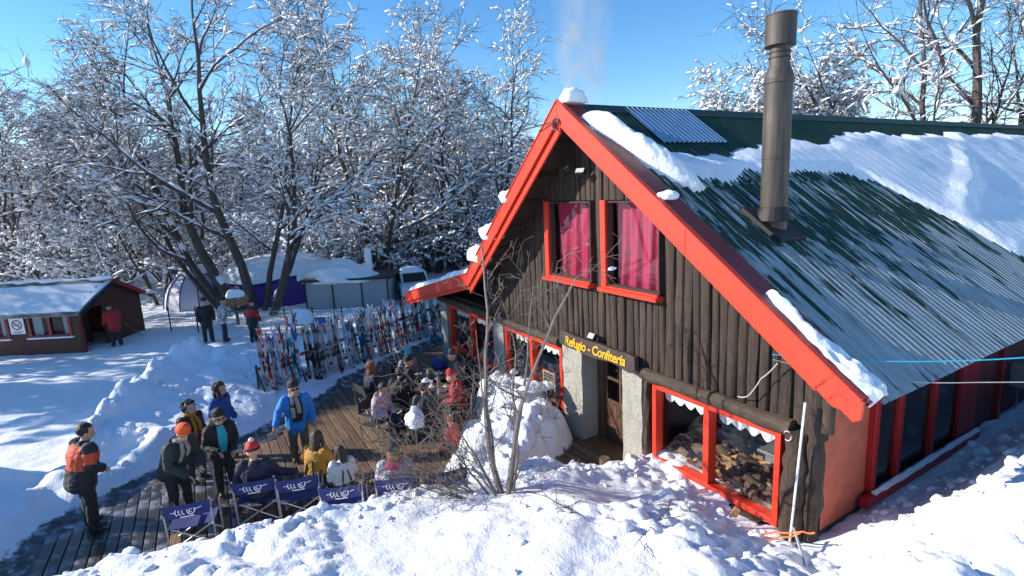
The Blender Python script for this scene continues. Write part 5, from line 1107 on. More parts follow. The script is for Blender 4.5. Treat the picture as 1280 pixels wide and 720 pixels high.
def person(loc, rz, label, h=1.74, sit=False, lean=.06, jacket='black_jacket', band=None, sleeve=None, sleeve2=None, legs='black_jacket', hem=None, hat=None, hair=None, hairlen=0.0, scarf=None, hood=None, fur=False, pom=False, glasses=False, front=None, arms=None, head=(0, 0), vox=.0165, knees=None, seat=.47, group=None, straps=False, big=1.2, hands=True, curly=False, frontw=1.0):
    s = h/1.74*1.03; e = empty('person', loc, rz); e.scale = (s, s, s); tag(e, label, 'person', group)
    if sit:
        pz = seat+.06; pel = Vector((0, 0, pz)); che = Vector((0, lean*.7, pz+.36)); nek = Vector((0, lean*1.15, pz+.555)); hc = nek+Vector((0, .02+lean*.25, .158))
        hips = [Vector((sx*.09, .03, pz-.0)) for sx in (-1, 1)]; kn = knees or [Vector((sx*.13, .45, pz+.02)) for sx in (-1, 1)]; an = [Vector((k_.x, k_.y+(.02 if knees is None else .12), .09)) for k_ in kn]
        A = arms or ((( -.28, .12, pz+.20), (-.14, .36, pz+.14)), ((.28, .12, pz+.20), (.14, .36, pz+.14)))
    else:
        pel = Vector((0, -lean*.25, .93)); che = Vector((0, lean*.55, 1.28)); nek = Vector((0, lean*1.0, 1.475-lean*.12)); hc = nek+Vector((0, .02+lean*.3, .158-lean*.05))
        hips = [Vector((sx*.09, -lean*.25, .92)) for sx in (-1, 1)]; kn = knees or [Vector((-.11, .03, .50)), Vector((.11, -.0, .50))]; an = [Vector((kn[0].x-.01, kn[0].y-.02, .09)), Vector((kn[1].x+.01, kn[1].y-.04, .09))]
        A = arms or (((-.27, lean*.6-.02, 1.15), (-.25, lean+.10, .92)), ((.27, lean*.6-.02, 1.15), (.25, lean+.10, .92)))
    sh = [Vector((sx*.165*big**.7, nek.y-.01-(lean*.1), nek.z-.055)) for sx in (-1, 1)]
    J = jacket; parts = []      # (polyline, radius, material) for colouring
    mb = MB(); b = big
    dn = (che-pel); hemp = pel-dn*.42 if not sit else pel-Vector((0, 0, .03))
    etube(mb, [hemp, pel+dn*.1, pel+dn*.5, che, che.lerp(nek, .55), nek-(nek-che)*.12], [(.195*b, .15*b), (.190*b, .148*b), (.185*b, .142*b), (.205*b, .15*b), (.19*b, .128*b), (.10, .095)], 16)
    tor = [(hemp, pel+dn*(.52 if band else .42), .19, hem or J), (pel+dn*(.60 if band else .42), che+(nek-che)*(.12 if band else .1), .20, band or J), (che+(nek-che)*(.25 if band else .1), nek-Vector((0, 0, .07)), .165, J)]
    parts += tor
    ctube(mb, [nek-Vector((0, 0, .05)), nek.lerp(hc, .5)], [.058, .055], 10); parts.append((nek+Vector((0, 0, .02)), hc, .06, 'SKIN'))
    ctube(mb, [nek+Vector((0, -.02, -.07)), nek+Vector((0, -.015, -.015))], [.10, .080], 12); parts.append((nek+Vector((0, 0, -.06)), nek+Vector((0, 0, -.01)), .088, J))
    for i, sx in enumerate((-1, 1)):
        el, wr = Vector(A[i][0]), Vector(A[i][1]); ctube(mb, [sh[i], sh[i].lerp(el, .5), el, el.lerp(wr, .5), wr], [.084*b, .076*b, .066*b, .062*b, .054*b], 10)
        parts.append((sh[i].lerp(el, .28), sh[i].lerp(el, .70), .075, sleeve or J)); parts.append((sh[i]+Vector((0, 0, .02)), sh[i].lerp(el, .12), .085, J)); parts.append((sh[i].lerp(el, .82), wr, .062, sleeve2 or sleeve or J))
        ctube(mb, [hips[i], hips[i].lerp(kn[i], .5), kn[i], kn[i].lerp(an[i], .5), an[i]], [.118, .106, .088, .084, .078], 10); parts.append((hips[i].lerp(kn[i], .12), kn[i], .09, legs)); parts.append((kn[i], an[i], .07, legs))
        fy = Vector((sx*.02, .17, -.04)); etube(mb, [an[i]+Vector((0, -.05, -.025)), an[i]+Vector((0, .06, -.03)), an[i]+fy], [(.055, .05), (.055, .05), (.048, .034)], 10); parts.append((an[i]+Vector((0, -.04, -.04)), an[i]+fy, .05, 'BOOT'))
    # head
    Hm = Matrix.Rotation(R(head[1]), 3, 'Z') @ Matrix.Rotation(R(head[0]), 3, 'X')
    HS = 1.17
    def hp(x, y, z): return hc+Hm @ (Vector((x, y, z))*HS)
    ht = MB(); ball(ht, (0, -.008, .022), (.076, .094, .098), 14, 10); ball(ht, (0, .022, -.05), (.056, .066, .066), 12, 8); ctube(ht, [(0, .082, .005), (0, .106, -.028)], [.010, .015], 7); ball(ht, (0, .088, -.062), (.024, .014, .010), 8, 6); ball(ht, (0, .072, .03), (.052, .016, .014), 10, 6)
    for sx in (-1, 1): ball(ht, (sx*.078, -.008, -.01), (.012, .022, .032), 8, 6)
    ht.v = [tuple(hp(*v)) for v in ht.v]; mb.add(ht.v, ht.f); parts.append((hp(0, 0, -.06), hp(0, 0, .05), .125, 'SKIN'))
    if hair == 'HK' or hair == 'HB' or hair == 'HO' or hat: pass
    me = remesh(mb, vox, 3); names = []; mats = []
    for pt in parts:
        if pt[3] not in names: names.append(pt[3]); mats.append({'SKIN': SKIN, 'BOOT': BOOT}.get(pt[3]) or JACK[pt[3]])
    for m_ in mats: me.materials.append(m_)
    n = len(me.polygons); Cn = np.empty(n*3, np.float32); me.polygons.foreach_get('center', Cn); Cn = Cn.reshape(-1, 3); best = np.full(n, 1e9); idx = np.zeros(n, np.int32)
    for a_, b_, r_, nm in parts:
        a_, b_ = np.array(a_), np.array(b_); ab = b_-a_; k_ = np.clip(((Cn-a_)@ab)/max(ab@ab, 1e-9), 0, 1)[:, None]; dd = np.linalg.norm(Cn-a_-k_*ab, axis=1)-r_; m_ = dd < best; best[m_] = dd[m_]; idx[m_] = names.index(nm)
    me.polygons.foreach_set('material_index', idx)
    disp(me, lambda c0: .011*mnoise.noise(c0*11+Vector((len(label), 0, 0)))+.009*mnoise.noise(Vector((c0.x*16, c0.y*16, c0.z*34))) if (c0-hc).length > .17 and c0.z > .12 else 0.0)
    link('body', me, e)
    # features
    for sx in (-1, 1):
        if not glasses: m = MB(); ball(m, hp(sx*.032, .082, .006), (.011, .008, .008), 8, 6); m.build('eye', EYE, e, smooth=True)
    m = MB(); ball(m, hp(0, .089, -.066), (.022, .007, .006), 8, 6); m.build('mouth', LIP, e, smooth=True)
    if glasses:
        m = MB()
        for sx in (-1, 1): ball(m, hp(sx*.034, .088, .006), (.031, .013, .022), 10, 6)
        m.bar(hp(-.07, .075, .012), hp(.07, .075, .012), .012, .008); m.bar(hp(-.078, .07, .012), hp(-.082, -.02, .01), .007); m.bar(hp(.078, .07, .012), hp(.082, -.02, .01), .007); m.build('sunglasses', LENS, e, smooth=True)
    hm = {'HK': HAIRK, 'HB': HAIRB, 'HO': HAIRO}.get(hair)
    if hm:
        m = MB(); rr_ = random.Random(len(label)); ball(m, (0, -.022, .038), (.090, .100, .100), 16, 12); m.v = [v if not (v[1] > .032 and v[2] < .082) else (v[0]*.97, .0, v[2]) for v in m.v]
        if hairlen: etube(m, [(0, -.055, .06), (0, -.085, -.06), (0, -.09, -.10-hairlen)], [(.075, .05), (.088, .055), (.06, .03)], 12); etube(m, [(-.07, -.01, .04), (-.083, .012, -.05), (-.08, .03, -.06-hairlen*.7)], [(.02, .045), (.024, .045), (.015, .025)], 8); etube(m, [(.07, -.01, .04), (.083, .012, -.05), (.08, .03, -.06-hairlen*.7)], [(.02, .045), (.024, .045), (.015, .025)], 8)
        if curly:
            for _ in range(90):
                u = Vector((rr_.gauss(0, 1), rr_.gauss(0, 1), rr_.gauss(.4, 1))).normalized(); q_ = Vector((u.x*.098, u.y*.108-.022, u.z*.108+.03))
                if (q_.y > .02 and q_.z < .10) or q_.z < -.07: continue
                ball(m, q_, rr_.uniform(.018, .032), 6, 5)
        k_ = .0 if curly else 1
        m.v = [tuple(hp(v[0]+.006*mnoise.noise(Vector(v)*40), v[1]+.006*mnoise.noise(Vector(v)*37+Vector((3, 0, 0))), v[2])) for v in m.v]; m.build('hair', hm, e, smooth=True)
    if hat:
        m = MB(); prof = [(.092, .018), (.102, .022), (.104, .055), (.097, .060), (.096, .09), (.080, .125), (.05, .148), (.015, .157)]; N = 20
        vs = []
        for i_, (r_, z_) in enumerate(prof):
            for q in range(N): a = 6.2832*q/N; k_ = 1+(.02*math.cos(q*math.pi) if i_ < 3 else .012*math.sin(q*3+i_)); vs.append(tuple(hp(r_*.93*k_*math.cos(a), r_*1.10*k_*math.sin(a)-.008, z_+.026+.012*math.sin(a))))
        fs = [[i_*N+q, i_*N+(q+1) % N, (i_+1)*N+(q+1) % N, (i_+1)*N+q] for i_ in range(len(prof)-1) for q in range(N)]+[[(len(prof)-1)*N+q for q in range(N)], list(range(N))[::-1]]
        m.add(vs, fs); ho = m.build('hat', JACK[hat], e, smooth=True)
        if pom: m = MB(); ball(m, hp(0, -.02, .185), .045, 12, 9); m.v = [(v[0]+.006*mnoise.noise(Vector(v)*60), v[1]+.006*mnoise.noise(Vector(v)*60+Vector((9, 0, 0))), v[2]) for v in m.v]; m.build('pompom', JACK['cream'], ho, smooth=True)
        if pom: m = MB(); m.lathe([(.108, .045), (.112, .05), (.112, .07), (.106, .075)], n=20); m.v = [tuple(hp(v[0]*.93, v[1]*1.1-.008, v[2])) for v in m.v]; m.build('hat_stripe', JACK['black_jacket'], ho, smooth=True)
    if scarf:
        m = MB(); K = 18; pts = [nek+Vector((.088*math.cos(6.2832*k/K), .088*math.sin(6.2832*k/K)+.005, .035+.012*math.sin(k*2.1))) for k in range(K+1)]; m.tube(pts, .034, 8)
        f0 = nek+Vector((.035, .10, .0)); dn_ = (pel-nek).normalized()
        for dx, L in ((.02, .42), (-.055, .33)): etube(m, [f0+Vector((dx, .0, 0)), f0+dn_*L*.5+Vector((dx*1.4, .10*b-.02, 0)), f0+dn_*L+Vector((dx*1.6, .105*b-.02, 0))], [(.034, .016), (.042, .014), (.04, .012)], 8)
        m.build('scarf', JACK[scarf], e, smooth=True)
    if hood or fur:
        m = MB(); etube(m, [nek+Vector((0, -.11, -.09)), nek+Vector((0, -.125, -.01)), nek+Vector((0, -.10, .06))], [(.12, .05), (.15, .06), (.12, .04)], 14); m.build('hood', JACK[hood or J], e, smooth=True)
        if fur:
            m = MB(); K = 20; rr_ = random.Random(3); pts = [nek+Vector((.14*math.cos(math.pi*k/K), -.03-.13*math.sin(math.pi*k/K), .035+.05*math.sin(math.pi*k/K))) for k in range(K+1)]; m.tube(pts, [.035+.014*rr_.random() for _ in pts], 8); m.build('fur_trim', JACK['fur'], e, smooth=True)
    if front:
        m = MB(); etube(m, [nek+Vector((0, .065, .0)), che+Vector((0, .150*b, .02)), pel+dn*.45+Vector((0, .148*b, 0)), pel+dn*.05+Vector((0, .152*b, 0))], [(.06*frontw, .02), (.085*frontw, .03), (.08*frontw, .03), (.06*frontw, .025)], 12); m.build('shirt_front', JACK[front], e, smooth=True)
    if straps:
        for sx in (-1, 1): m = MB(); m.tube([pel+Vector((sx*.10, -.16, .12)), che+Vector((sx*.05, -.162, .02)), nek+Vector((sx*.085, -.10, -.02)), nek+Vector((sx*.10, .06, -.06)), che+Vector((sx*.09, .155, 0)), pel+Vector((sx*.1, .155, .1))], .017, 6); m.build('strap', JACK['black_jacket'], e, smooth=True)
    if hands:
        for i, sx in enumerate((-1, 1)):
            el, wr = Vector(A[i][0]), Vector(A[i][1]); d = (wr-el).normalized(); o = link('hand', HANDS[sx], e)
            if not o.data.materials: o.data.materials.append(SKIN)
            z_ = Vector((-sx*.5, 0, .9)); x_ = d.cross(z_).normalized(); z_ = x_.cross(d); M = Matrix((x_, d, z_)).transposed().to_4x4(); M.translation = wr+d*.018; o.matrix_basis = M
    return e
CH_F = Vector((-.95, .31, 0)); CH_R = math.atan2(.95, .31)      # the folding chairs look away from the bank
def hz(p): return (p[0], p[1], H(*p))
person((-11.4, -9.24, .0), face(.5, .85), 'man in black jacket with a broad orange band, standing alone at left', 1.86, lean=.10, band='orange_jacket', sleeve='orange_jacket', sleeve2='black_jacket', hair='HK', arms=(((-.27, .02, 1.14), (-.12, .22, .99)), ((.27, .02, 1.14), (.12, .22, .99))), head=(-14, -18), big=1.38)
person((-10.95, -7.85, 0), face(.95, -.35), 'person in orange beanie and dark green jacket bending over a chair', 1.74, lean=.24, jacket='dark_green', hat='hat_orange', scarf='scarf_grey', hood='dark_green', arms=(((-.27, .22, 1.10), (-.12, .46, .98)), ((.27, .22, 1.08), (.14, .44, .90))), head=(-26, -8), legs='black_jacket', big=1.3)
person((-11.25, -7.1, 0), face(.72, -.70), 'woman in black coat and black hat with a turquoise hood showing', 1.70, lean=.10, jacket='black_jacket', hat='black_jacket', front='teal', hood='teal', fur=True, glasses=True, arms=(((-.27, .04, 1.12), (-.14, .28, .98)), ((.27, .06, 1.12), (.16, .34, 1.05))), head=(-2, 10), legs='black_jacket')
person((-12.15, -7.6, 0), face(.9, -.25), 'curly dark haired person in maroon jacket behind the group', 1.68, lean=.05, jacket='maroon', hair='HK', curly=True, scarf='mustard', legs='charcoal', hands=False)
person((-12.85, -7.05, 0), face(1, -.1), 'long haired person in royal blue jacket nearest the snow bank', 1.72, lean=.06, jacket='royal_blue', hair='HB', hairlen=.16, curly=True, legs='black_jacket', hands=False)
person((-9.94, -6.6, 0), CH_R, 'person in red bobble hat seated in a blue folding chair', 1.76, True, -.03, jacket='navy_jacket', hat='hat_red', pom=True, arms=(((-.33, .05, .72), (-.40, .28, .66)), ((.36, .03, .80), (.58, .12, .72))), hands=False, head=(-8, 0), legs='charcoal')
person((-11.78, -5.62, 0), face(.45, -.9), 'man in bright blue jacket, dark beanie and sunglasses standing on the planks', 1.76, lean=.07, jacket='bright_blue', front='black_jacket', frontw=1.55, hat='black_jacket', scarf='scarf_grey', glasses=True, arms=(((-.30, .02, 1.14), (-.30, .10, .90)), ((.34, .05, 1.17), (.42, .28, 1.0))), head=(6, 14), knees=[Vector((-.10, .08, .50)), Vector((.12, -.04, .50))], legs='khaki')
person((-9.98, -5.62, 0), face(.35, .9), 'long haired woman in mustard jumper seated with arms spread, seen from behind', 1.70, True, .10, jacket='mustard', hair='HB', hairlen=.20, straps=True, hem='black_jacket', arms=(((-.33, .10, .72), (-.42, .32, .55)), ((.34, .12, .78), (.56, .30, .74))), head=(-10, 10), seat=.40)
person((-9.30, -5.22, 0), face(-.55, .75), 'brown haired girl in white top with black braces, seated', 1.42, True, .12, jacket='offwhite', hair='HB', hairlen=.10, straps=True, hem='black_jacket', head=(-16, 14), seat=.50)
person((-8.55, -4.50, 0), CH_R, 'person in turquoise and pink printed jacket and black hat, seated in a chair', 1.68, True, -.02, jacket='bright_print', hat='black_jacket', hood='magenta', hair='HO', hairlen=.08, hands=False, head=(-6, -10), big=1.3, legs='charcoal')
person((-11.85, -3.85, 0), face(.85, -.40), 'dark haired person in pale flowered jacket on a metal chair', 1.68, True, .14, jacket='pale_print', hair='HK', hood='pale_print', head=(-22, -6), legs='navy_jacket', hands=False)
person((-13.45, -3.60, 0), face(.7, .6), 'auburn haired person in navy jacket at the terrace table', 1.66, True, .08, jacket='navy_jacket', hair='HO', hairlen=.10, curly=True, hands=False)
person((-14.1, -2.35, 0), face(.65, -.75), 'person in turquoise beanie and grey jacket behind the terrace table', 1.66, True, .12, jacket='grey_jacket', hat='teal', hands=False, head=(-12, -10))
person((-12.95, -1.25, 0), face(-.75, -.5), 'person in charcoal hat and dark jacket at the table by the window', 1.7, True, .10, jacket='charcoal', hat='charcoal', hands=False)
person((-11.35, -1.95, 0), face(-.95, .0), 'person in wine red hooded jacket at the table end', 1.68, True, .12, jacket='red_jacket', hat='red_jacket', hood='red_jacket', hands=False)
person((-9.95, -2.75, 0), face(-.7, .5), 'small child in bright red suit and red bobble hat by the shrub', 1.10, True, .10, jacket='hat_red', hat='hat_red', pom=True, legs='hat_red', hands=False, seat=.42)
person((-12.35, -3.15, 0), face(.1, .95), 'person in black jacket with back turned at the terrace table', 1.70, True, .12, jacket='black_jacket', hair='HK', hands=False)
person((-13.2, -2.75, 0), face(.75, .45), 'person in black beanie with back turned beside the auburn hair', 1.70, True, .12, jacket='black_jacket', hat='black_jacket', hands=False)
person((-11.0, -2.95, 0), face(-.35, .85), 'person in charcoal jacket seated between table and shrub', 1.66, True, .15, jacket='charcoal', hair='HB', hands=False)
person(hz((-24.9, -7.15)), face(.6, -.7), 'person all in black standing at left of the pair beyond the bank', 1.78, jacket='black_jacket', hat='black_jacket', hands=False, vox=.024)
person(hz((-24.5, -6.55)), face(.8, .5), 'person in black and white patterned jacket beyond the bank', 1.76, jacket='camo_jacket', hat='black_jacket', hands=False, vox=.024, arms=(((-.28, .05, 1.15), (-.2, .3, 1.05)), ((.28, .05, 1.15), (.2, .3, 1.05))))
person(hz((-23.4, -5.55)), face(.2, .9), 'person in red and black jacket standing by the net fence', 1.70, jacket='black_jacket', band='red_jacket', sleeve='red_jacket', hat='black_jacket', hands=False, vox=.024)
hp_ = hutp(.75, .75, 0); person((hp_.x, hp_.y, H(hp_.x, hp_.y)), face(-.7, .5), 'person in dark red jacket stooping at the hut door', 1.72, lean=.16, jacket='red_jacket', hat='black_jacket', hands=False, vox=.024)
# ================================================================== folding chairs
LOGO = simple('logo_white', (.82, .82, .84), .6, 0, .03, 8, 0)
def folding_chair(fab, logo, dark=False):
    """local: sitter looks along +Y; origin on the ground under the seat"""
    parts = []; W2 = .34; fr = GREYM if dark else ALU
    def P(nm, mb, mat, **kw): parts.append((nm, mb.mesh(nm, mat, **kw)))
    for sx in (-1, 1):
        m = MB(); m.tube([(sx*W2, -.25, 0), (sx*W2, -.27, .46), (sx*W2, -.31, .92)], .016, 8); P('back_post', m, fr, smooth=True)
        m = MB(); m.tube([(sx*W2, .24, 0), (sx*W2, .24, .64), (sx*W2, .20, .66), (sx*W2, -.27, .66)], .016, 8); P('arm_frame', m, fr, smooth=True)
        m = MB(); m.box((sx*W2-.03, -.24, .675), (sx*W2+.03, .22, .695)); P('armrest', m, BLACKM, bevel=.006)
    for yy in (-.22, .22):
        for sx in (-1, 1): m = MB(); m.tube([(sx*W2, yy, .05), (-sx*W2, yy+.02*sx, .45)], .013, 7); P('cross_leg', m, fr, smooth=True)
    V = [(W2*(q/8*2-1), -.24+.48*k/6, .46-.03*math.sin(math.pi*q/8)) for k in range(7) for q in range(9)]; F = [[k*9+q, k*9+q+1, k*9+10+q, k*9+9+q] for k in range(6) for q in range(8)]; me = np_mesh('seat', V+[(a, b, c-.008) for a, b, c in V], F+[[i+63 for i in f[::-1]] for f in F], [fab]); parts.append(('seat', me))
    V = [(W2*1.02*(q/8*2-1), -.285-.045*k/4-.035*math.sin(math.pi*q/8), .66+.245*k/4) for k in range(5) for q in range(9)]; F = [[k*9+q, k*9+9+q, k*9+10+q, k*9+q+1] for k in range(4) for q in range(8)]; me = np_mesh('backrest', V+[(a, b-.008, c) for a, b, c in V], F+[[i+45 for i in f[::-1]] for f in F], [fab]); parts.append(('backrest', me))
    lg = None
    if logo:
        m = MB(); r_ = .008
        def arc(cx, rad, a0, a1, n=12): m.tube([(cx+rad*math.cos(a0+(a1-a0)*k/n), 0, rad*math.sin(a0+(a1-a0)*k/n)) for k in range(n+1)], r_, 5)
        for c_ in (-.085, -.045, -.005): arc(c_, .042, 1.9, 4.4)
        arc(.055, .044, 0, 6.283, 18); arc(.055, .020, .6, 5.2, 12); m.bar((-.18, 0, .0), (-.12, 0, .004), .010, .008); m.bar((.10, 0, .004), (.18, 0, .022), .010, .008); m.bar((-.06, 0, .03), (.02, 0, .03), .008); m.bar((-.07, 0, -.066), (.09, 0, -.066), .010, .012)
        lg = m.mesh('logo', LOGO, smooth=True)
    return parts, lg
nav = folding_chair(NAVY, True); gry = folding_chair(BLK, False, True)
def put_chair(proto, loc, rz, label, group, name='folding_chair', tilt=0):
    e = empty(name, loc, rz); tag(e, label, 'chair', group); parts, lg = proto
    for nm, me in parts:
        o = link(nm, me, e)
        if nm == 'backrest' and lg: q = link('logo', lg, o); q.location = (0, -.352, .785); q.rotation_euler = (-.18, 0, 0); q.scale = (1.25, 1, 1.35)
    return e
backs = ((-9.56, -7.70, .10, 'navy folding chair with white emblem, leftmost of the row, empty'), (-9.68, -6.67, 0, 'navy folding chair under the person in the red bobble hat'), (-9.33, -6.02, .05, 'navy folding chair behind the woman in the mustard jumper'), (-8.60, -5.42, -.05, 'navy folding chair behind the girl in the white top'), (-8.28, -4.55, -.1, 'navy folding chair under the turquoise and pink printed jacket'), (-8.02, -3.78, .12, 'navy folding chair with white emblem, rightmost of the row, empty'))
for x_, y_, dr, lb in backs: put_chair(nav, (x_+CH_F.x*.29, y_+CH_F.y*.29, .0), CH_R+dr, lb, 'navy folding chairs along the snow bank')
for (x_, y_, a, b, lb) in ((-11.85, -3.85, .85, -.40, 'grey metal chair under the pale flowered jacket'), (-13.45, -3.60, .7, .6, 'dark chair under the auburn haired person'), (-14.1, -2.35, .65, -.75, 'dark chair under the turquoise beanie'), (-12.95, -1.25, -.75, -.5, 'dark chair under the charcoal hat'), (-11.35, -1.95, -.95, 0, 'dark chair under the wine red jacket'), (-12.35, -3.15, .1, .95, 'dark chair under the black jacket with back turned'), (-13.2, -2.75, .75, .45, 'dark chair under the black beanie'), (-11.0, -2.95, -.35, .85, 'dark chair under the charcoal jacket')):
    put_chair(gry, (x_, y_, 0), face(a, b), lb, 'chairs around the terrace tables', 'metal_chair')
for (x_, y_, hh, lb) in ((-9.98, -5.62, .36, 'low wooden stool under the woman in mustard'), (-9.30, -5.22, .37, 'low wooden stool under the girl in white'), (-9.95, -2.75, .25, 'low wooden stool under the child in red')):
    e = empty('stool', (x_, y_, 0)); tag(e, lb, 'stool'); pb((-.2, -.2, hh-.05), (.2, .2, hh), 'seat', DOORW, e, bevel=.01)
    for sx in (-1, 1):
        for sy in (-1, 1): pb((sx*.15-.025, sy*.15-.025, 0), (sx*.15+.025, sy*.15+.025, hh-.05), 'leg', DOORW, e)
# ================================================================== tables and what stands on them
TTOP = simple('table_top', (.06, .05, .045), .5, 0, .3, 6)
def table(loc, rz, w, d, label):
    e = empty('terrace_table', loc, rz); tag(e, label, 'table'); n = 5
    for k in range(n): pb((-w/2, -d/2+k*d/n+.004, .69), (w/2, -d/2+(k+1)*d/n-.004, .725), 'slat', TTOP, e)
    for sx in (-1, 1):
        for sy in (-1, 1): pb((sx*(w/2-.08)-.025, sy*(d/2-.08)-.025, 0), (sx*(w/2-.08)+.025, sy*(d/2-.08)+.025, .69), 'leg', BLACKM, e)
table((-13.3, -2.05, 0), .5, 1.1, .85, 'dark slatted table before the turquoise beanie'); table((-12.15, -2.25, 0), .35, 1.1, .85, 'dark slatted table before the wine red jacket')
BOTT = simple('green_glass', (.02, .16, .05), .15, 0, .1, 6, 0); AMB = simple('amber_drink', (.45, .22, .03), .2, 0, .1, 6, 0); PLATE = simple('plate_white', (.75, .74, .72), .3, 0, .04, 6, 0); FOOD = simple('pastry', (.45, .25, .09), .8, 0, .3, 20, .3); BLUEI = simple('blue_plastic', (.04, .18, .5), .4, 0, .05, 6, 0); REDI = simple('red_plastic', (.5, .02, .02), .4, 0, .05, 6, 0)
def small(name, prof, mat, loc, label, cat, n=12, group=None): m = MB(); m.lathe(prof, n=n); o = m.build(name, mat, smooth=True); o.location = loc; tag(o, label, cat, group); return o
zt = .726
small('bottle', [(.035, 0), (.036, .17), (.014, .23), (.013, .29)], BOTT, (-13.25, -1.95, zt), 'green glass bottle standing on the left terrace table', 'bottle'); small('bottle', [(.033, 0), (.034, .15), (.014, .20), (.013, .25)], AMB, (-12.35, -2.1, zt), 'amber bottle standing on the right terrace table', 'bottle')
rr = random.Random(6)
for k, (x_, y_) in enumerate(((-13.55, -2.2), (-13.0, -2.25), (-13.2, -1.75), (-12.4, -2.5), (-11.95, -2.15), (-12.2, -1.95))):
    small('plate', [(.06, 0), (.10, .012), (.105, .016), (.0, .010)], PLATE, (x_, y_, zt), 'white plate with food on a terrace table', 'plate', 16, 'plates on the terrace tables')
    q = snow_lump('pastry', None, (x_, y_, zt+.03), (.05, .045, .03), k+60, mat=FOOD, sub=2); tag(q, 'brown pastry lying on a plate on the terrace tables', 'pastry', 'pastries on the terrace tables')
for k, (x_, y_) in enumerate(((-13.45, -1.95), (-13.1, -2.05), (-12.55, -2.2), (-12.05, -2.45), (-11.85, -2.3))): small('drinking_glass', [(.028, 0), (.034, .12), (.030, .12), (.025, .01)], AMB if k % 2 else PLATE, (x_, y_, zt), 'small drinking glass on a terrace table', 'glass', 10, 'glasses on the terrace tables')
q = snow_lump('blue_glove', 'crumpled blue glove on the terrace table', (-12.75, -1.95, zt+.04), (.10, .08, .05), 71, mat=BLUEI, sub=2); q['category'] = 'glove'
q = snow_lump('red_glove', 'crumpled red gloves on the table before the black jacket', (-12.45, -2.75, .5), (.14, .09, .05), 72, mat=REDI, sub=2); q['category'] = 'glove'
q = snow_lump('jacket_heap', 'pile of pale jackets heaped behind the terrace table', (-14.3, -1.1, .35), (.55, .45, .42), 73, mat=JACK['scarf_grey'], sub=3); q['category'] = 'jackets'
q = snow_lump('blue_jacket', 'navy jacket thrown over the heap behind the terrace table', (-14.0, -1.35, .72), (.42, .30, .14), 74, mat=NAVY, sub=3); q['category'] = 'jacket'
q = snow_lump('dark_bag', 'black rucksack lying on the planks by the table', (-12.0, -3.3, .17), (.25, .2, .24), 75, mat=BLK, sub=3); q['category'] = 'bag'
# ================================================================== bare shrub in front of the chalet
def shrub_build():
    t_ = Tree(201, .0, -.02, 1.0, .8, 4); rr = random.Random(14)
    specs = ((-.12, .06, 1, 4.3, .056), (.05, .10, 1, 4.5, .044), (-.22, .02, 1, 3.6, .034), (.0, .25, 1, 3.4, .026), (-.12, -.1, 1, 3.0, .024), (-.42, -.28, .9, 2.4, .022), (.22, .42, 1, 2.6, .02), (-.9, -.75, .15, 2.0, .018), (-.7, -.9, .12, 2.1, .016), (-.60, -.55, .62, 1.9, .022), (-.75, -.30, .50, 1.8, .018), (-.5, -.8, .42, 1.8, .018), (.05, -.35, .9, 1.5, .016), (-.85, -.6, .3, 1.6, .016))
    for dx, dy, dz, L, r_ in specs:
        p = Vector((rr.uniform(-.05, .05), rr.uniform(-.05, .05), -.25)); d = Vector((dx, dy, dz)).normalized(); pts = [p.copy()]; rad = [r_]; n = 12
        for k in range(n):
            d = (d+Vector((rr.gauss(0, .10), rr.gauss(0, .10), rr.gauss(0, .08)+.02))).normalized(); p = p+d*L/n; pts.append(p.copy()); rad.append(r_*(1-.75*(k+1)/n))
            if k > 2:
                for _ in range(2 if dz < .8 else 1):
                    if rr.random() < .8:
                        ax = d.orthogonal().normalized(); ax.rotate(Matrix.Rotation(rr.uniform(0, 6.28), 3, d)); cd = rot_about(d, ax, rr.uniform(.5, 1.1)); t_.seg_grow(p.copy(), cd, rr.uniform(.35, .85), rad[-1]*.6, 0, rr)
        t_.tub.append((pts, rad))
    return t_
def seg_grow(s, p, d, L, r_, lev, rr):
    n = 5; pts = [p.copy()]; rad = [r_]
    for k in range(n):
        d = (d+Vector((rr.gauss(0, .16), rr.gauss(0, .16), rr.gauss(0, .12)))).normalized(); q = p+d*L/n; s.seg.append((p, q, max(.0035, r_*(1-.6*k/n)), max(.003, r_*(1-.6*(k+1)/n)), 2+lev)); p = q
        if lev < 2 and rr.random() < (.9 if lev == 0 else .6):
            ax = d.orthogonal().normalized(); ax.rotate(Matrix.Rotation(rr.uniform(0, 6.28), 3, d)); s.seg_grow(p.copy(), rot_about(d, ax, rr.uniform(.4, 1.1)), L*rr.uniform(.3, .6), max(.0035, r_*.6), lev+1, rr)
Tree.seg_grow = seg_grow
sb = shrub_build(); ms = sb.build('bare_shrub', bark=SHRUB, twigm=SHRUB, blob=.02)
SB = Vector((-6.75, -3.30, H(-6.75, -3.3)-.05)); e = empty('bare_shrub', SB); tag(e, 'bare grey many-stemmed shrub growing out of the foreground snow bank', 'shrub')
link('stem', ms[0], e); link('twigs', ms[1], e)
# snow lodged in the shrub
ends = [q for q in sb.seg if q[4] >= 2]; rr = random.Random(58)
for k in range(7):
    q = rr.choice(ends); p = SB+q[1]
    if p.z < SB.z+.4: continue
    snow_lump('snow_tuft', 'tuft of snow lodged in the bare shrub', p, (rr.uniform(.03, .08), rr.uniform(.03, .08), rr.uniform(.02, .05)), k+300, group='snow tufts in the bare shrub', sub=2, nz=.6)
pp = SB+Vector((-1.55, -.85, .95)); snow_lump('snow_clump', 'big white snow clump hanging on the shrub over the planks', pp, (.16, .16, .22), 411, sub=3, nz=.5)
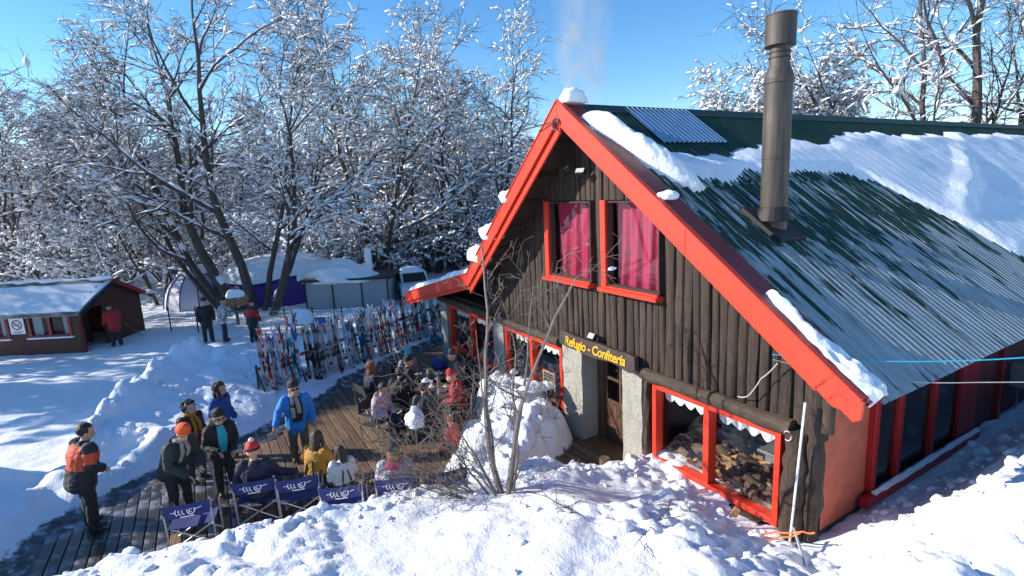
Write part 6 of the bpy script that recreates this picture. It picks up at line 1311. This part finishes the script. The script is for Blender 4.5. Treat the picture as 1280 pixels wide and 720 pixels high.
# second, lower thicket at the left window, loaded with snow
t2 = Tree(211, 1.3, .1, .7, .55, 3)
rr = random.Random(22)
for k in range(16):
    a = rr.uniform(0, 6.28); t2.grow(Vector((rr.uniform(-1.3, 1.2), rr.uniform(-.35, .35), -.1)), Vector((.6*math.cos(a), .6*math.sin(a), 1)).normalized(), rr.uniform(.9, 1.6), .016, 1)
ms2 = t2.build('thicket', bark=SHRUB, twigm=SHRUB, blob=.2)
e = empty('snowy_thicket', (-10.3, -1.05, .1)); tag(e, 'snow-loaded thicket before the left ground-floor window', 'shrub'); link('stem', ms2[0], e); link('twigs', ms2[1], e)
m = MB(); rr = random.Random(8)
for (cx, cy, cz, n, sx, sy) in ((.62, -.15, .72, 5, .36, .25), (-.40, .0, .80, 5, .4, .25), (-1.15, .1, .62, 4, .3, .2), (.40, .28, 1.0, 4, .25, .15), (-.25, .3, 1.06, 3, .25, .12), (.95, .1, .78, 3, .25, .18)):
    for _ in range(n):
        r_ = rr.uniform(.06, .19); ball(m, (cx+rr.gauss(0, sx*.7), cy+rr.gauss(0, sy), cz+rr.gauss(0, .06)), (r_*rr.uniform(1.0, 1.9), r_*rr.uniform(.9, 1.5), r_*rr.uniform(.45, .7)), 9, 6)
me = remesh(m, .03, 2)
disp(me, lambda c0: .05*mnoise.noise(c0*5)+.03*mnoise.noise(c0*13))
me.materials.append(SNOW); link('snow_load', me, e)['kind'] = 'stuff'

tw = Tree(221, 0, 0, 1, 1, 4); rr = random.Random(31)
for bx, by, dx, dy in ((-5.3, -3.0, -.9, -.5), (-4.55, -2.35, .6, -.7), (-7.2, -3.9, -.5, -.85)):
    tw2 = Tree(230, 0, 0, 1, 1, 4); tw2.seg_grow(Vector((0, 0, 0)), Vector((dx, dy, .35)).normalized(), .75, .010, 0, rr); tw2.seg_grow(Vector((0, 0, 0)), Vector((-dy*.6, dx, .4)).normalized(), .5, .008, 0, rr)
    V, F = prisms([tuple(q[0]) for q in tw2.seg], [tuple(q[1]) for q in tw2.seg], [q[2] for q in tw2.seg], [q[3] for q in tw2.seg]); o = link('dead_twig', np_mesh('dead_twig', V, F, [TWIG])); o.location = (bx, by, H(bx, by)+.0)
    tag(o, {-5.3: 'dark bare twig sticking out of the snow left of the right window', -4.55: 'dark bare twig in the snow before the right window', -7.2: 'long dark twig lying on the bank left of the shrub'}[bx], 'twig')
# ================================================================== wood smoke above the ridge
t = NT('wood_smoke'); t.t.nodes.remove(t.b); pv = t.n('ShaderNodeVolumePrincipled'); pv.inputs['Color'].default_value = (1, 1, 1, 1); pv.inputs['Anisotropy'].default_value = .0
v = t.coords((1, 1, .7)); nz = t.noise(v, 1.9, 5, .6, .8); tc2 = t.n('ShaderNodeTexCoord'); gr = t.n('ShaderNodeVectorMath', operation='LENGTH'); sep = t.n('ShaderNodeSeparateXYZ'); t.l(tc2.outputs['Generated'], sep.inputs[0])
cx_ = t.math('SUBTRACT', sep.outputs[0], .5); cy_ = t.math('SUBTRACT', sep.outputs[1], .5); rad2 = t.math('ADD', t.math('MULTIPLY', cx_, cx_), t.math('MULTIPLY', cy_, cy_)); fall = t.n('ShaderNodeMapRange'); fall.inputs[1].default_value = .0; fall.inputs[2].default_value = .2; fall.inputs[3].default_value = 1; fall.inputs[4].default_value = 0; t.l(rad2, fall.inputs[0])
ds = t.ramp(nz, [(.44, (0, 0, 0)), (.72, (1, 1, 1))]); t.l(t.math('MULTIPLY', t.math('MULTIPLY', ds, fall.outputs[0]), 2.0), pv.inputs['Density']); t.l(pv.outputs[0], t.out.inputs['Volume'])
m = MB(); m.lathe([(.22, 0), (.35, .8), (.5, 1.6), (.62, 2.4), (.8, 3.2), (.85, 4.2), (.6, 4.8)], n=18); m.v = [(v_[0]+.18*math.sin(v_[2]*1.5)-.06*v_[2], v_[1]+.12*math.sin(v_[2]*1.1+1)+.05*v_[2], v_[2]) for v_ in m.v]; o = m.build('smoke', t.m, smooth=True); o.location = (-10.65, 1.65, 5.9); tag(o, 'faint white wood smoke drifting up behind the gable', 'smoke', kind='stuff')

# ================================================================== broken snow clods thrown up on the bank
bm = bmesh.new(); bmesh.ops.create_icosphere(bm, subdivisions=2, radius=1); bv = np.array([v.co[:] for v in bm.verts]); bf = np.array([[v.index for v in f.verts] for f in bm.faces]); bm.free()
rs = np.random.RandomState(17); PX, PY, PS = [], [], []
def scatter(n, fx, fy, lo, hi):
    for _ in range(n): PX.append(fx()); PY.append(fy()); PS.append(lo*(hi/lo)**(rs.uniform()**1.8))
for _ in range(170):
    y_ = rs.uniform(-9.2, -.6); PX.append(float(np.interp(y_, XE_Y, XE_X))+rs.normal(.15, .35)); PY.append(y_); PS.append(.02+.085*rs.uniform()**2.5)
scatter(45, lambda: rs.uniform(-8, -3.4), lambda: rs.uniform(-6, -.4), .015, .09); scatter(70, lambda: rs.uniform(-6.9, -3.9), lambda: rs.uniform(-.9, -.25), .03, .12); scatter(200, lambda: rs.uniform(-3.6, -2.0), lambda: rs.uniform(-.5, 6), .02, .12); scatter(180, lambda: rs.uniform(-18, -12.5), lambda: rs.uniform(-9.5, -5.6), .02, .10)
PX, PY, PS = map(np.array, (PX, PY, PS)); PZ = height(PX, PY); ok = PZ > .12; PX, PY, PS, PZ = PX[ok], PY[ok], PS[ok], PZ[ok]; n = len(PX)
sh_ = bv[None]*(1+rs.uniform(-.10, .10, (n, len(bv), 1))+.25*np.sin(bv[None, :, :1]*3+rs.uniform(0, 6, (n, 1, 1)))*np.cos(bv[None, :, 1:2]*4+rs.uniform(0, 6, (n, 1, 1))))*(PS[:, None]*rs.uniform(.7, 1.4, (n, 3)))[:, None, :]; ang = rs.uniform(0, 6.28, n); c_, s_ = np.cos(ang)[:, None], np.sin(ang)[:, None]
Vc = np.stack([sh_[..., 0]*c_-sh_[..., 1]*s_+PX[:, None], sh_[..., 0]*s_+sh_[..., 1]*c_+PY[:, None], sh_[..., 2]*.8+(PZ-PS*.12)[:, None]], -1).reshape(-1, 3); Fc = (bf[None]+(np.arange(n)*len(bv))[:, None, None]).reshape(-1, 3)
o = link('snow_clods', np_mesh('snow_clods', Vc, Fc, [SNOW], smooth=True)); tag(o, 'loose broken snow clods scattered over the banks', 'snow', kind='stuff')

bpy.data.scenes.remove(TS)
